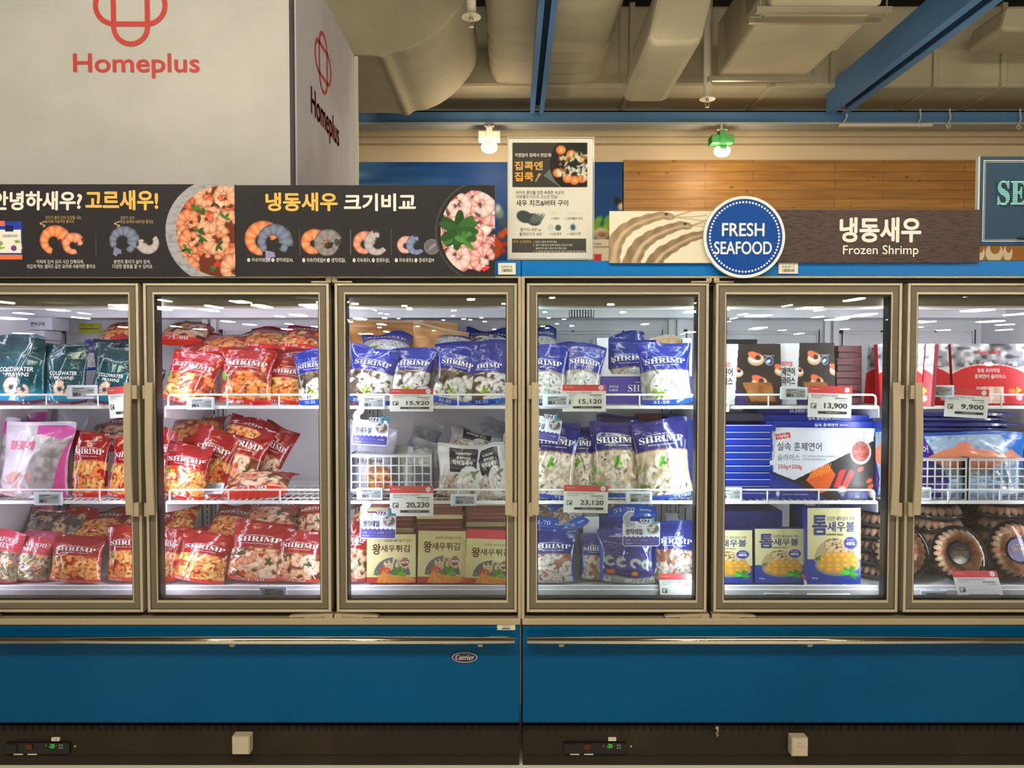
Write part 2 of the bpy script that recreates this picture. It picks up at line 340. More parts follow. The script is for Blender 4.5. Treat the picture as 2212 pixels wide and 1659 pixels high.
# sea print with seafood at its foot
cv = Cv(290, 110, 575 / 220, (8, 62, 128), 5)
n = .6 * vnoise(110, 290, 5, 4, cv.rng) + .4 * vnoise(110, 290, 16, 9, cv.rng); fade = np.clip(1 - cv.X / 1.2, 0, 1)
cv.put(np.clip((n - .38) * 2.2, 0, 1) * (fade * .9 + .05), (150, 185, 215)); cv.put(np.clip(.35 - np.abs(cv.Y - .93) * 6, 0, 1) * fade, (20, 70, 140))
x_ = lambda px: (px - 770) / 220; y_ = lambda py: (570 - py) / 220
for k in range(26): cv.ell(x_(1060 + cv.rng.uniform(0, 36)), y_(cv.rng.uniform(492, 562)), .03, .025, (200, 40 + cv.rng.integers(0, 50), 15), soft=3)
cv.ell(x_(1078), y_(458), .045, .07, (110, 130, 140), 20, soft=4); cv.ell(x_(1086), y_(480), .04, .04, (60, 80, 90), soft=4); cv.ell(x_(1076), y_(450), .02, .03, (200, 205, 205), soft=4)
for k in range(14): cv.ell(x_(1286 + cv.rng.uniform(0, 45)), y_(cv.rng.uniform(470, 500)), .045, .03, (110, 160 + cv.rng.integers(-30, 30), 40), cv.rng.uniform(0, 180), soft=3)
cv.ell(x_(1300), y_(505), .075, .06, (215, 195, 165), soft=3); cv.ell(x_(1302), y_(507), .055, .03, (140, 105, 75), soft=4); cv.ell(x_(1338), y_(490), .05, .09, (50, 35, 28), soft=3)
cv.ell(x_(1336), y_(437), .035, .05, (35, 28, 26), 30, soft=3); cv.ell(x_(1342), y_(446), .03, .035, (205, 190, 170), soft=3)
def pix(px0, px1, py0, py1, y): a = P(px0, py1, y); b = P(px1, py0, y); return a.x, b.x, a.z, b.z
sea = sheet('sea_poster', *pix(770, 1345, 350, 570, WY - .012), WY - .012, cv, thick=.01)
props(sea, 'blue sea wall poster with seafood along its foot, beside the pine boards', 'poster')
cut = Cv(150, 30, 150 / 24, (172, 116, 55), 6)
for cx, rx, h in ((.5, .6, .5), (2.3, 1.1, .6), (4.0, .6, .5)): cut.ell(cx, .45, rx, h, (236, 222, 190)); cut.ell(cx + .1, .8, rx * .6, h * .7, (172, 116, 55))
o = sheet('shop_leaflet', *pix(1270, 1345, 517, 580, WY - .5), WY - .5, Cv(20, 20, 1.2, (225, 215, 190)).rect(.1, .5, .25, .5, (205, 40, 60)).rect(.0, .9, .72, .76, (150, 140, 120)).rect(0, .5, .82, .86, (150, 140, 120)), thick=.004)
props(o, 'pale leaflet with a small red square behind the recipe stand', 'leaflet')
fixed(MB().box(-7, 9, WY - .55, WY - .45, 0, PZ(575, WY - .5)).build('trim_4', mat('rear_counter', (.35, .30, .22), .6)))

# ducts, beams, air handling unit
m_duct = mottle(mat('beige_duct_wrap', (.44, .395, .285), .75, bump=.006, bscale=5), (.33, .295, .21), 1.3, .35, .7)
m_blue = mat('blue_steel_paint', (.065, .175, .38), .45); m_blued = mat('blue_groove', (.012, .045, .11), .6); m_steel = mat('galvanised_steel', (.42, .38, .31), .45, .6)
def wrapped(name, mb, label, cat, sub=2, **k):
    o = mb.build(name, m_duct, bevel=.03, **k); return props(o, label, cat)
mb = MB().box(-4.5, 9, 4.02, 4.70, 4.18, 4.92)
o = wrapped('air_duct', mb, 'long beige wrapped duct running along above the blue beam', 'duct')
for px in (845, 1362, 1660, 2010, 2155):
    x = PX(px, 4.0); MB().box(x - .025, x + .025, 3.985, 4.715, 4.165, 4.935).build('joint_band', m_duct, o, bevel=.008)
mb = MB(); pts = []
x0, x1 = .02, 1.0 - .02; nseg = 40; vs = []; fs = []
rr = random.Random(4)
prof = [(x0 - .03, 4.75), (x0, 4.30), (x0 + .06, 4.205), (x0 + .25, 4.19), (x1 - .3, 4.185), (x1 - .06, 4.21), (x1, 4.30), (x1 + .03, 4.75)]
lo_ = PX(1062, 4.0); hi_ = PX(1295, 4.0)
for i in range(nseg + 1):
    y = .9 + (4.05 - .9) * i / nseg; k = .02 * math.sin(i * 2.1) * (1 if i > 26 else .25) + rr.uniform(-.006, .006)
    for q, (xx, zz) in enumerate(prof):
        f_ = (xx - x0) / (x1 - x0); X = lo_ + (hi_ - lo_) * f_; vs.append((X + k * (1 if q > 3 else -1) * .8, y, zz + (k if 1 < q < 6 else 0)))
n = len(prof); fs = [(i * n + j, (i + 1) * n + j, (i + 1) * n + (j + 1) % n, i * n + (j + 1) % n) for i in range(nseg) for j in range(n)] + [tuple(range(n)), tuple(range(nseg * n + n - 1, nseg * n - 1, -1))]
mb.add(vs, fs); o = mb.build('air_duct', m_duct, smooth=True); props(o, 'crumpled cloth-wrapped branch duct coming forward beside the narrow blue beam', 'duct')
y0 = 2.55                                                      # rounded duct at the left
out = [(PX(px, y0), PZ(py, y0)) for px, py in ((700, 118), (775, 118), (812, 120), (832, 124), (850, 113), (880, 108), (912, 95), (945, 72), (975, 42), (1000, 8), (1012, -25), (1015, -70), (700, -70))]
def curve(p, k=6):
    q = []
    for i in range(len(p) - 1):
        a, b, c, d = [np.array(p[min(max(j, 0), len(p) - 1)]) for j in (i - 1, i, i + 1, i + 2)]
        q += [tuple(.5 * (2 * b + (c - a) * t + (2 * a - 5 * b + 4 * c - d) * t * t + (3 * b - a - 3 * c + d) * t ** 3)) for t in np.arange(k) / k]
    return q + [p[-1]]
out = curve(out[:-1]) + out[-1:]
o = wrapped('air_duct', MB().prism(out, y0, 3.9), 'round-bellied beige duct hanging beside the big white panel', 'duct')
y0 = 2.2
out = [(PX(px, y0), PZ(py, y0)) for px, py in ((1397, 78), (1404, 92), (1418, 95), (1492, 95), (1508, 88), (1514, 74), (1545, -60), (1425, -60))]
o = wrapped('air_duct', MB().prism(out, y0, 3.4), 'short beige duct end between the crumpled duct and the hanging unit', 'duct')
y0 = 3.3; out = [(PX(px, y0), PZ(py, y0)) for px, py in ((2148, 60), (2165, 66), (2320, 66), (2320, 5), (2160, 12))]
wrapped('air_duct', MB().prism(out, y0, 3.8), 'dim beige duct stub high above the dark teal sign', 'duct')
# hanging unit
un = thing('air_handling_unit', 'boxy beige air handling unit hanging on rods and rails', 'air conditioner', (2.1, 2.8, 4.05))
hang(MB().box(1.74, 2.50, 2.1, 3.46, 4.06, 4.52), 'casing', m_duct, un, bevel=.03)
hang(MB().box(2.44, 2.56, 2.35, 3.0, 4.10, 4.3), 'side_flap', m_duct, un, bevel=.01)
for y in (2.14, 2.3, 3.42): hang(MB().box(1.66, 2.58, y, y + .035, 4.02, 4.06), 'rail', m_steel, un)
for x, y in ((1.69, 2.16), (2.55, 2.16), (1.69, 3.44), (2.55, 3.44)): hang(MB().tube([(x, y, 4.0), (x, y, 5.25)], .006, 6), 'hanger_rod', m_steel, un)
hang(MB().box(1.728, 1.745, 2.3, 2.62, 4.2, 4.4), 'vent_plate', m_steel, un)
cab = MB().tube([(1.72, 2.05, 4.5), (1.62, 2.02, 4.36), (1.52, 2.05, 4.34), (1.47, 2.1, 4.44), (1.5, 2.2, 4.7), (1.48, 2.5, 5.25)], .012, 8)
hang(cab, 'cable', mat('dark_cable', (.03, .03, .03), .5), un)
# beams
by = 4.25; bz0, bz1 = PZ(266, by), PZ(239, by)
bm = thing('steel_beam', 'long horizontal blue steel beam above the cream fascia', 'beam', (1, by, bz0))
hang(MB().box(-5, 8, by, by + .02, bz0, bz1).box(-5, 8, by, by + .12, bz1 - .012, bz1), 'web', m_blue, bm)
hang(MB().box(-5, 8, by - .03, by + .14, bz0 - .02, bz0), 'flange', mat('pale_beam_edge', (.34, .36, .36), .5), bm)
def cross_beam(xc, w, label, z, h):
    r = thing('steel_beam', label, 'beam', (xc, 2, z))
    hang(MB().box(xc - w / 2, xc - w * .18, -.6, by - .03, z, z + .01).box(xc + w * .18, xc + w / 2, -.6, by - .03, z, z + .01), 'flange', m_blue, r)
    hang(MB().box(xc - w * .5, xc - w * .42, -.6, by - .03, z + .01, z + h).box(xc + w * .42, xc + w * .5, -.6, by - .03, z + .01, z + h), 'web', m_blue, r)
    hang(MB().box(xc - w * .42, xc + w * .42, -.6, by - .03, z + h * .55, z + h * .6), 'groove', m_blued, r); return r
cross_beam(.235, .125, 'narrow blue steel beam coming forward over the recipe stand', 3.99, .16)
cross_beam(3.08, .20, 'broad blue steel beam running at a slant over the wooden sign', 3.99, .26)
for px, py0, py1 in ((1828, 239, 267), (1988, 239, 271), (2052, 239, 272), (2204, 239, 275)):
    a = P(px, py0, by - .05); b = P(px - 7, py1, by - .05)
    o = MB().tube([(a.x, by - .045, a.z + .02), (a.x + .01, by - .045, (a.z + b.z) / 2), (b.x, by - .045, b.z), (b.x + .02, by - .045, b.z - .02), (b.x + .04, by - .045, b.z), (b.x + .02, by - .045, b.z + .02)], .008, 6).build('cable_hook', mat('pale_wire', (.5, .46, .4), .5))
    props(o, 'pale wire hook hung over the blue beam', 'hook', 'wire hooks over the blue beam')
xs = (PX(1905, by - .02), PX(2000, by - .02))
props(MB().box(PX(1800, by), PX(1995, by), by - .09, by - .05, PZ(276, by) - .012, PZ(273, by)).build('lamp_track', mat('white_track', (.6, .55, .46), .5)), 'thin white lamp track hanging under the blue beam', 'track')
# sprinklers
m_white = mat('white_paint', (.70, .64, .54), .5); m_brass = mat('sprinkler_brass', (.45, .36, .26), .35, .8)
def sprinkler(px, py, y, label, r):
    c = P(px, py, y); t = thing('ceiling_sprinkler', label, 'sprinkler', c)
    MB().lathe([(.002, .012), (r, .006), (r, 0), (.002, 0)], 28).build('escutcheon', m_white, t, smooth=False)
    MB().tube([(0, 0, .01), (0, 0, 5.25 - c.z)], r * .5, 14).build('drop_pipe', m_white, t, smooth=True)
    MB().tube([(0, 0, 0), (0, 0, -.02)], .014, 10).tube([(-.015, 0, -.02), (-.018, 0, -.045), (0, 0, -.06), (.018, 0, -.045), (.015, 0, -.02)], .004, 6).lathe([(.001, -.062), (.02, -.062), (.02, -.066), (.001, -.066)], 12).build('nozzle', m_brass, t)
sprinkler(1018, 38, 2.3, 'white sprinkler disc beside the crumpled duct', .068); sprinkler(1528, 215, 3.55, 'white sprinkler on a long drop pipe left of the hanging unit', .068)
# sticker on the duct
props(MB().box(PX(911, 4), PX(930, 4), 4.004, 4.016, PZ(195, 4), PZ(178, 4)).box(PX(913, 4), PX(927, 4), 4.000, 4.004, PZ(189, 4), PZ(183, 4), 1).build('duct_sticker', [m_white, mat('yellow_print', st(205, 170, 60), .5)]), 'small white and yellow sticker on the long duct', 'sticker')
# wall of wires
for px in (804, 1336, 1786): 
    x = PX(px, 3.98); props(MB().tube([(x, 3.975, 4.2), (x, 3.97, 5.25)], .005, 6).build('hanger_rod', m_steel), {804: 'thin hanger rod on the long duct beside the big white panel', 1336: 'thin hanger rod on the long duct right of the crumpled duct', 1786: 'thin hanger rod on the long duct beside the slanting beam'}[px], 'rod')
# spotlights
m_lamp = mat('lit_bulb', (1, 1, 1), .5, emit=(1, .82, .55), estr=60)
def spot(px, py, y, bodycol, label, nm):
    c = P(px, py, y); t = thing('track_spotlight', label, 'spotlight', c); mb_ = mat(nm, bodycol, .5)
    MB().box(-.105, -.02, -.02, .12, .07, .15).box(.02, .105, -.02, .12, .07, .15).box(-.03, .03, -.03, .08, .05, .19).build('housing', mb_, t, bevel=.006)
    MB().box(-.045, .045, 0, .06, .19, .205).tube([(0, .03, .2), (0, .03, PZ(266, 4.25) - .015 - c.z)], .012, 8).build('track_clip', m_white, t)
    MB().lathe([(.045, .05), (.055, .02), (.058, .0), (.05, -.0)], 24).build('collar', mb_, t, smooth=True)
    o = MB().lathe([(.001, -.052), (.04, -.05), (.068, -.03), (.078, 0), (.07, .025), (.045, .045), (.001, .05)], 28).build('bulb', m_lamp, t, smooth=True); o.scale = (1, .7, 1)
    l = bpy.data.lights.new('spot_bulb', 'POINT'); l.energy = 9; l.color = (1, .78, .5); l.shadow_soft_size = .08; lo = bpy.data.objects.new('spot_bulb', l); COL.objects.link(lo); lo.location = (c.x, c.y - .22, c.z - .12)
spot(1057, 318, 4.2, (.62, .56, .46), 'lit white spotlight left of the recipe stand', 'spot_white'); spot(1560, 326, 4.2, (.03, .20, .05), 'lit spotlight with green housings above the round sign', 'spot_green')

# the big white panel boxed round a column
m_panel = mottle(mat('white_panel_sheet', st(172, 165, 145), .42, bump=.0015, bscale=2), st(164, 158, 138), 2.2, .4, .6); m_red = mat('red_vinyl', st(176, 40, 34), .5); m_red2 = mat('red_side_vinyl', (.72, .05, .04), .6); m_navy = mat('dark_edge', (.012, .012, .03), .5)
y0, y1 = .45, 1.84; xr = PX(633, y0); z0 = PZ(560, y0); z1 = 3.6
pn = thing('panel_sign', 'tall white panel box with a big red logo behind the black boards', 'sign', (xr - 1, y0, z0))
hang(MB().box(PX(-330, y0), xr - .004, y0, y0 + .02, z0, z1), 'front_sheet', m_panel, pn)
hang(MB().box(xr + .004, xr + .02, y0 + .03, y1, z0, z1), 'side_sheet', mottle(mat('grey_side_sheet', st(196, 184, 170), .7), st(184, 172, 156), 1.3, .45, .55), pn)
hang(MB().box(xr - .004, xr + .012, y0 + .004, y0 + .03, z0, z1), 'edge_strip', m_navy, pn)
hang(MB().box(PX(-330, y0), xr, y0 + .02, y1, z0, z0 + .02).box(PX(-330, y0), PX(-330, y0) + .02, y0 + .02, y1, z0, z1).box(xr - .02, xr + .014, y1, y1 + .015, z0, z1, 0), 'back_board', m_white, pn)
hang(MB().box(xr + .02, xr + .04, y1 - .02, y1, z0, z1), 'corner_strip', m_white, pn)
def strokes(mb, path, w, fn, closed=True):
    """a flat ribbon of width w along a path of (x, z)"""
    n = len(path); a = []; b = []
    for i in range(n):
        p = path[i]; q = path[(i + 1) % n]; o = path[i - 1]; t = Vector((q[0] - o[0], q[1] - o[1])).normalized(); nrm = (-t[1], t[0])
        a.append(fn(p[0] + nrm[0] * w / 2, p[1] + nrm[1] * w / 2)); b.append(fn(p[0] - nrm[0] * w / 2, p[1] - nrm[1] * w / 2))
    mb.add(a + b, [(i, (i + 1) % n, n + (i + 1) % n, n + i) for i in range(n)])
def stadium(cx, cz, hw, hh, n=16):                             # capsule outline, rounded at the ends of its long side
    pts = []
    if hw > hh:
        r = hh; d = hw - r; cs = [(cx + d, -90), (cx - d, 90)]
        for c, s in cs: pts += [(c + r * math.cos(R(s + 180 * i / n)), cz + r * math.sin(R(s + 180 * i / n))) for i in range(n + 1)]
    else:
        r = hw; d = hh - r; cs = [(cz + d, 0), (cz - d, 180)]
        for c, s in cs: pts += [(cx + r * math.cos(R(s + 180 * i / n)), c + r * math.sin(R(s + 180 * i / n))) for i in range(n + 1)]
    return pts
k = 1 / S(y0); lx = PX(294, y0); lz = PZ(12, y0)
f1 = lambda x, z: (x, y0 - .003, z)
mb = MB(); strokes(mb, stadium(lx, lz, 74 * k, 39 * k), 10.5 * k, f1); f2 = lambda x, z: (x, y0 - .0032, z); strokes(mb, stadium(lx, lz, 36 * k, 81 * k), 10.5 * k, f2)
hang(mb, 'logo_mark', m_red, pn); mb = MB(); pw(mb, 'Homeplus', (159, 430, 116, 168), y0 - .003, bold=.018, res=5); hang(mb, 'lettering', m_red, pn)
# same mark on the side face: map (depth, z)
def side(px, py):                                              # point of the side face seen at a pixel
    a = (px - 1106) / F; dist = (xr + .02) / a; return dist - D, P(px, py, dist - D).z
fs_ = lambda yy, z: (xr + .0225, yy, z)
ya, _ = side(676, 200); yb, _ = side(735, 200); yc = (side(686, 140)[0] + side(719, 140)[0]) / 2; _, zt = side(700, 68); _, zb = side(712, 212)
hw = (side(719, 140)[0] - side(686, 140)[0]) / 2; zc = (zt + zb) / 2; hh = (zt - zb) / 2
mb = MB(); strokes(mb, stadium(yc, zc, hw, hh * .52), hw * .12, fs_); strokes(mb, stadium(yc, zc, hw * .5, hh), hw * .12, fs_)
hang(mb, 'side_logo_mark', m_red2, pn); mb = MB(); zlo = side(676, 236)[1]; zhi = side(676, 190)[1]
write(mb, 'Homeplus', (ya, yb, zlo - .06, zhi + .01), 0, bold=.018, res=5, fn=lambda a, b: (np.full_like(a, xr + .0235), a, b)); hang(mb, 'side_lettering', m_red2, pn)
# ------------------------------------------------------------------ the two glass-door freezers
m_alu = mat('champagne_aluminium', (.50, .42, .30), .4, .45); m_alud = mat('bronze_face', (.16, .138, .105), .5, .15); m_bright = mat('bright_trim', (.58, .51, .39), .35, .5); m_handle = mat('handle_beige', (.44, .38, .28), .5, .1)
m_black = mat('black_gasket', (.008, .007, .006), .5); m_glass = clear('door_glass', (.93, .95, .95), 1.42, .0)
m_base = mottle(mat('blue_base_enamel', st(0, 70, 101), .2, spec=.12), st(0, 63, 93), 1.4, .35, .7); m_head = mat('blue_header_enamel', st(0, 98, 150), .3, spec=.25)
m_kick = mottle(mat('dark_brown_kick', st(38, 30, 19), .5, spec=.2), st(50, 40, 27), 3, .5, .8); m_slot = mat('slot_black', (.003, .003, .003), .8)
m_chrome = mat('polished_rail', (.78, .70, .58), .16, 1); m_liner = mat('white_liner', (.86, .86, .88), .4); m_wire = mat('white_wire', (.86, .87, .88), .3, coat=.3); m_canopy = mat('beige_canopy', (.40, .36, .28), .5)
m_dark = mat('dark_hole', (.03, .03, .035), .7); m_diff = mat('tube_cover', (.9, .92, .95), .3)
ZT, ZB = PZ(612, 0), PZ(1322, 0)                                # door top and bottom
SHY = .175                                                     # front edge of the shelves
BACK = .74
Z1, Z2 = PZ(876, SHY), PZ(1081, SHY)                            # tops of the two wire shelves
Z3 = PZ(1268, .13) ; DECK = PZ(1267, .15)
zl0, zl1 = PZ(1347, 0), PZ(1335, 0)
def module(doors, label, x0, x1):
    zt = PZ(563, 0)
    fr = thing('display_freezer', label, 'freezer', ((x0 + x1) / 2, .35, 0))
    zb0 = PZ(1561, -.01)
    hang(MB().box(x0 + .004, x1 - .004, -.012, .62, zb0, zl0), 'base_panel', m_base, fr, bevel=.004)
    hang(MB().box(x0 + .002, x1 - .002, -.018, .05, zl0, zl1 + .004), 'ledge', m_alu, fr, bevel=.003)
    kb = MB(); zk = PZ(1567, .03); kb.box(x0 + .006, x1 - .006, .03, .6, -.04, zk)
    kick = hang(kb, 'kick_plate', m_kick, fr)
    sl = MB().box(-.0035, .0035, -.002, .0005, -.026, -.001).mesh('vent_slot', [m_slot]); x = x0 + .02
    while x < x1 - .015: o = place('vent_slot', sl, fr, 0, (x, .03, zk)); o.matrix_parent_inverse = Matrix.Translation(-Vector(fr.location)); x += .0308
    hang(MB().box(x0 + .006, x1 - .006, .0285, .031, PZ(1631, .03) - .004, PZ(1631, .03)), 'kick_groove', m_slot, fr)
    hang(MB().box(x0, x1, .004, .80, PZ(599, 0), zt), 'header', m_head, fr, bevel=.003)
    hang(MB().box(x0, x1, -.006, .02, PZ(600.5, 0), PZ(597, 0)), 'header_trim', m_alu, fr)
    hang(MB().ring(x0 + .004, x1 - .004, zl1, PZ(600, 0), .03, .03, .02, .03, .03, .10), 'door_surround', m_black, fr)
    for ea, eb in ((x0 - .0005, x0 + .012), (x1 - .012, x1 + .0005)): hang(MB().box(ea, eb, -.012, .06, zl1, PZ(598, 0)), 'end_trim', m_alu, fr)
    # inside
    zc = PZ(663, .09)
    hang(MB().box(x0 + .01, x1 - .01, BACK, BACK + .06, .62, zc + .1).box(x0 + .01, x1 - .01, .1, BACK, zc + .02, zc + .1).box(x0 + .01, x0 + .02, .1, BACK, .62, zc + .1).box(x1 - .02, x1 - .01, .1, BACK, .62, zc + .1), 'liner', m_liner, fr)
    hang(MB().box(x0 + .01, x1 - .01, .072, .10, zc, PZ(606, .1)), 'canopy', m_canopy, fr, bevel=.004)
    hang(MB().box(x0 + .02, x1 - .02, .10, .20, zc - .004, zc + .008).box(x0 + .02, x1 - .02, .55, BACK, zc - .02, zc + .02), 'lamp_cover', m_diff, fr)
    hang(MB().box(x0 + .01, x1 - .01, .14, BACK, DECK - .05, DECK - .012), 'deck', m_liner, fr)
    fp = MB().prismx([(.13, PZ(1318, .13)), (.13, PZ(1300, .13)), (.15, PZ(1284, .15)), (.15, DECK + .004), (.165, DECK + .004), (.165, PZ(1318, .13))], x0 + .01, x1 - .01)
    hang(fp, 'front_lip', m_liner, fr, bevel=.003)
    rail = MB(); zr = PZ(1383, -.06); xa, xb = x0 + (.022), x1 - (.026)
    rail.tube([(xa, -.062, zr), (xb, -.062, zr)], .0165, 20); bar = hang(rail, 'bumper_rail', m_chrome, fr, smooth=False)
    for p in bar.data.polygons: p.use_smooth = len(p.vertices) == 4
    for i in range(3):
        x = xa + .14 + (xb - xa - .28) * i / 2
        hang(MB().box(x - .016, x + .016, -.06, -.01, zr - .018, zr - .006).prism([(x - .014, zr - .012), (x + .014, zr - .012), (x + .008, zr - .028), (x - .008, zr - .028)], -.058, -.05), 'rail_bracket', m_alu, fr)
    for i, (d0, d1, hs) in enumerate(doors):
        a, b = PX(d0, 0), PX(d1, 0); cx = (a + b) / 2; w, h = b - a, ZT - ZB
        rp = MB()                                               # pressed panel on the back wall with uprights
        u0 = PX(MULL[0] if d0 < 0 else d0, 0)
        pl, pr = a + .045, b - .045
        rp.ring(pl, pr, .66, PZ(710, BACK), .012, .012, .01, .012, BACK - .012, BACK); rp.box(pl + .012, pr - .012, BACK - .014, BACK - .012, PZ(722, BACK), PZ(720, BACK))
        bk = hang(rp, 'back_panel', m_liner, fr)
        hang(MB().box(pl + .0, pl + .004, BACK - .016, BACK - .011, .7, PZ(712, BACK)).box(pr - .004, pr, BACK - .016, BACK - .011, .7, PZ(712, BACK)).disc(pl + .2, PZ(716, BACK), .005, .005, BACK - .017, BACK - .011, 10).disc(pr - .2, PZ(716, BACK), .005, .005, BACK - .017, BACK - .011, 10).box(pl - .012, pl + .004, BACK - .02, BACK - .01, PZ(720, BACK), PZ(712, BACK)), 'panel_seam', m_dark, fr)
        for sx in (a - .012, ):
            for s0 in (sx - .035, sx + .008):
                up = hang(MB().box(s0, s0 + .027, BACK - .03, BACK, .68, PZ(690, BACK)), 'upright', m_liner, fr); st_ = MB()
                for q in range(34): st_.box(s0 + .011, s0 + .016, BACK - .0315, BACK - .029, .72 + q * .028, .738 + q * .028)
                st_.build('slot_row', m_dark, up)
        if i: hang(MB().box(a - .034, a + .010, .06, .125, zl1 + .02, ZT + .02), 'mullion', m_black, fr)
        for zs, nm in ((Z1, 'shelf'), (Z2, 'shelf')):
            sa, sb = cx - .372, cx + .372; sh = MB(); zt_ = zs; 
            sh.box(sa, sb, SHY - .006, SHY + .004, zt_ - .014, zt_); sh.tube([(sa, BACK - .05, zt_ - .006), (sb, BACK - .05, zt_ - .006)], .004, 6)
            sh.box(sa, sa + .006, SHY, BACK - .05, zt_ - .008, zt_ - .002); sh.box(sb - .006, sb, SHY, BACK - .05, zt_ - .008, zt_ - .002)
            for q in range(1, 25): x = sa + (sb - sa) * q / 25; sh.tube([(x, SHY, zt_ - .004), (x, BACK - .05, zt_ - .004)], .0022, 5)
            for q in range(1, 5): y = SHY + q * .11; sh.tube([(sa, y, zt_ - .009), (sb, y, zt_ - .009)], .003, 5)
            g_ = hang(sh, 'wire_shelf', m_wire, fr)
            zf_ = zt_ + .047; e = .0045; rd = .014
            fence = MB().tube([(sa + .012, SHY - .004, zt_ - .012), (sa + .012, SHY - .004, zf_ - rd), (sa + .012 + rd * .3, SHY - .004, zf_ - rd * .3), (sa + .012 + rd, SHY - .004, zf_), (sb - .012 - rd, SHY - .004, zf_), (sb - .012 - rd * .3, SHY - .004, zf_ - rd * .3), (sb - .012, SHY - .004, zf_ - rd), (sb - .012, SHY - .004, zt_ - .012)], e, 8)
            for q in (.36, .66): fence.tube([(sa + (sb - sa) * q, SHY - .004, zt_ - .01), (sa + (sb - sa) * q, SHY - .004, zf_)], .0035, 6)
            fence.build('fence', m_wire, g_, smooth=True)
            for x in (sa - .008, sb + .002):
                MB().prismx([(SHY + .0, zt_ - .004), (SHY + .0, zt_ - .052), (SHY + .10, zt_ - .064), (BACK - .06, zt_ - .105), (BACK - .03, zt_ - .105), (BACK - .03, zt_ - .004)], x, x + .006).build('bracket', m_liner, g_)
    k = MB()
    return fr
def door(fr, d0, d1, hs):
    a, b = PX(d0, 0), PX(d1, 0); w = b - a; px = w / (d1 - d0)
    o = MB().ring(a, b, ZB, ZT, .012, .012, .012, .010, -.004, .045); dr = hang(o, 'door', m_bright, fr, bevel=.002)
    x0, x1, z0, z1 = a + .012, b - .012, ZB + .012, ZT - .010
    MB().ring(x0, x1, z0, z1, .026, .026, .027, .026, .0, .040).build('door_face', m_alud, dr)
    MB().ring(x0 - .001, x1 + .001, z0 - .001, z1 + .001, .003, .003, .003, .003, -.002, .01).build('door_groove', m_black, dr)
    MB().ring(x0 + .026, x1 - .026, z0 + .027, z1 - .026, .005, .005, .010, .009, -.001, .035).build('inner_trim', m_bright, dr)
    MB().ring(x0 + .031, x1 - .031, z0 + .037, z1 - .035, .004, .004, .004, .008, .004, .06).build('gasket', m_black, dr)
    MB().box(x0 + .028, x1 - .028, .012, .016, z0 + .03, z1 - .03).build('glass_pane', m_glass, dr)
    s = 1 if hs == 'r' else -1; hx = (b - .024) if s > 0 else (a + .024); zh0, zh1 = PZ(1112, -.03), PZ(826, -.03); zc = (zh0 + zh1) / 2; n = 14
    pts = [(0, 0)] * (n + 1); hb = MB(); wv = .0145
    for i in range(n):
        t0, t1 = i / n, (i + 1) / n; f = lambda t: (-.036 - .012 * math.sin(math.pi * t), zh0 + (zh1 - zh0) * t)
        (ya, za), (yb, zb) = f(t0), f(t1); q = -s * .010
        hb.add([(hx + q - wv, ya, za), (hx + q + wv, ya, za), (hx + q + wv, ya + .011, za), (hx + q - wv, ya + .011, za), (hx + q - wv, yb, zb), (hx + q + wv, yb, zb), (hx + q + wv, yb + .011, zb), (hx + q - wv, yb + .011, zb)],
               [(0, 1, 5, 4), (1, 2, 6, 5), (2, 3, 7, 6), (3, 0, 4, 7)] + ([(0, 3, 2, 1)] if i == 0 else []) + ([(4, 5, 6, 7)] if i == n - 1 else []))
    hd = hb.build('handle', m_handle, dr)
    for zz in (zh0 + .02, zh1 - .04): MB().box(hx - .014 + s * .006, hx + .014 + s * .010, -.030, .0, zz - .028, zz + .028).build('handle_mount', m_handle, hd, bevel=.002)
    e = -s; ex = b if e > 0 else a                               # hinges on the other side
    MB().box(ex - e * .072, ex + e * .008, -.002, .03, ZT + .003, ZT + .009).box(ex - e * .012, ex + e * .010, -.006, .03, ZT + .009, ZT + .022).tube([(ex - e * .004, -.004, ZT + .022), (ex - e * .004, -.004, ZT + .03)], .006, 8).build('top_hinge', m_alu, dr)
    MB().prism([(ex - e * .02, ZB - .004), (ex - e * .16, ZB - .010), (ex - e * .175, ZB - .014), (ex - e * .17, ZB - .020), (ex - e * .07, ZB - .017), (ex - e * .02, ZB - .016)], -.012, .02).box(ex - e * .11, ex + e * .005, -.012, .02, ZB - .026, ZB - .018).box(ex - e * .025, ex + e * .008, -.015, .02, ZB - .024, ZB - .003).build('bottom_hinge', m_alu, dr)
    return dr
XL, XM, XR = PX(-112, 0), PX(1126, 0), PX(2366, 0)
DL = [(-104, 302, 'r'), (312, 712, 'l'), (724, 1117, 'r')]; DR = [(1138, 1530, 'l'), (1545, 1946, 'r'), (1958, 2360, 'l')]
frl = module(DL, 'three-door blue freezer under the black shrimp boards, oval badge on its base', XL, XM - .0015)
for d in DL: door(frl, *d)
frr = module(DR, 'three-door blue freezer under the round and wooden signs', XM + .0015, XR)
for d in DR: door(frr, *d)
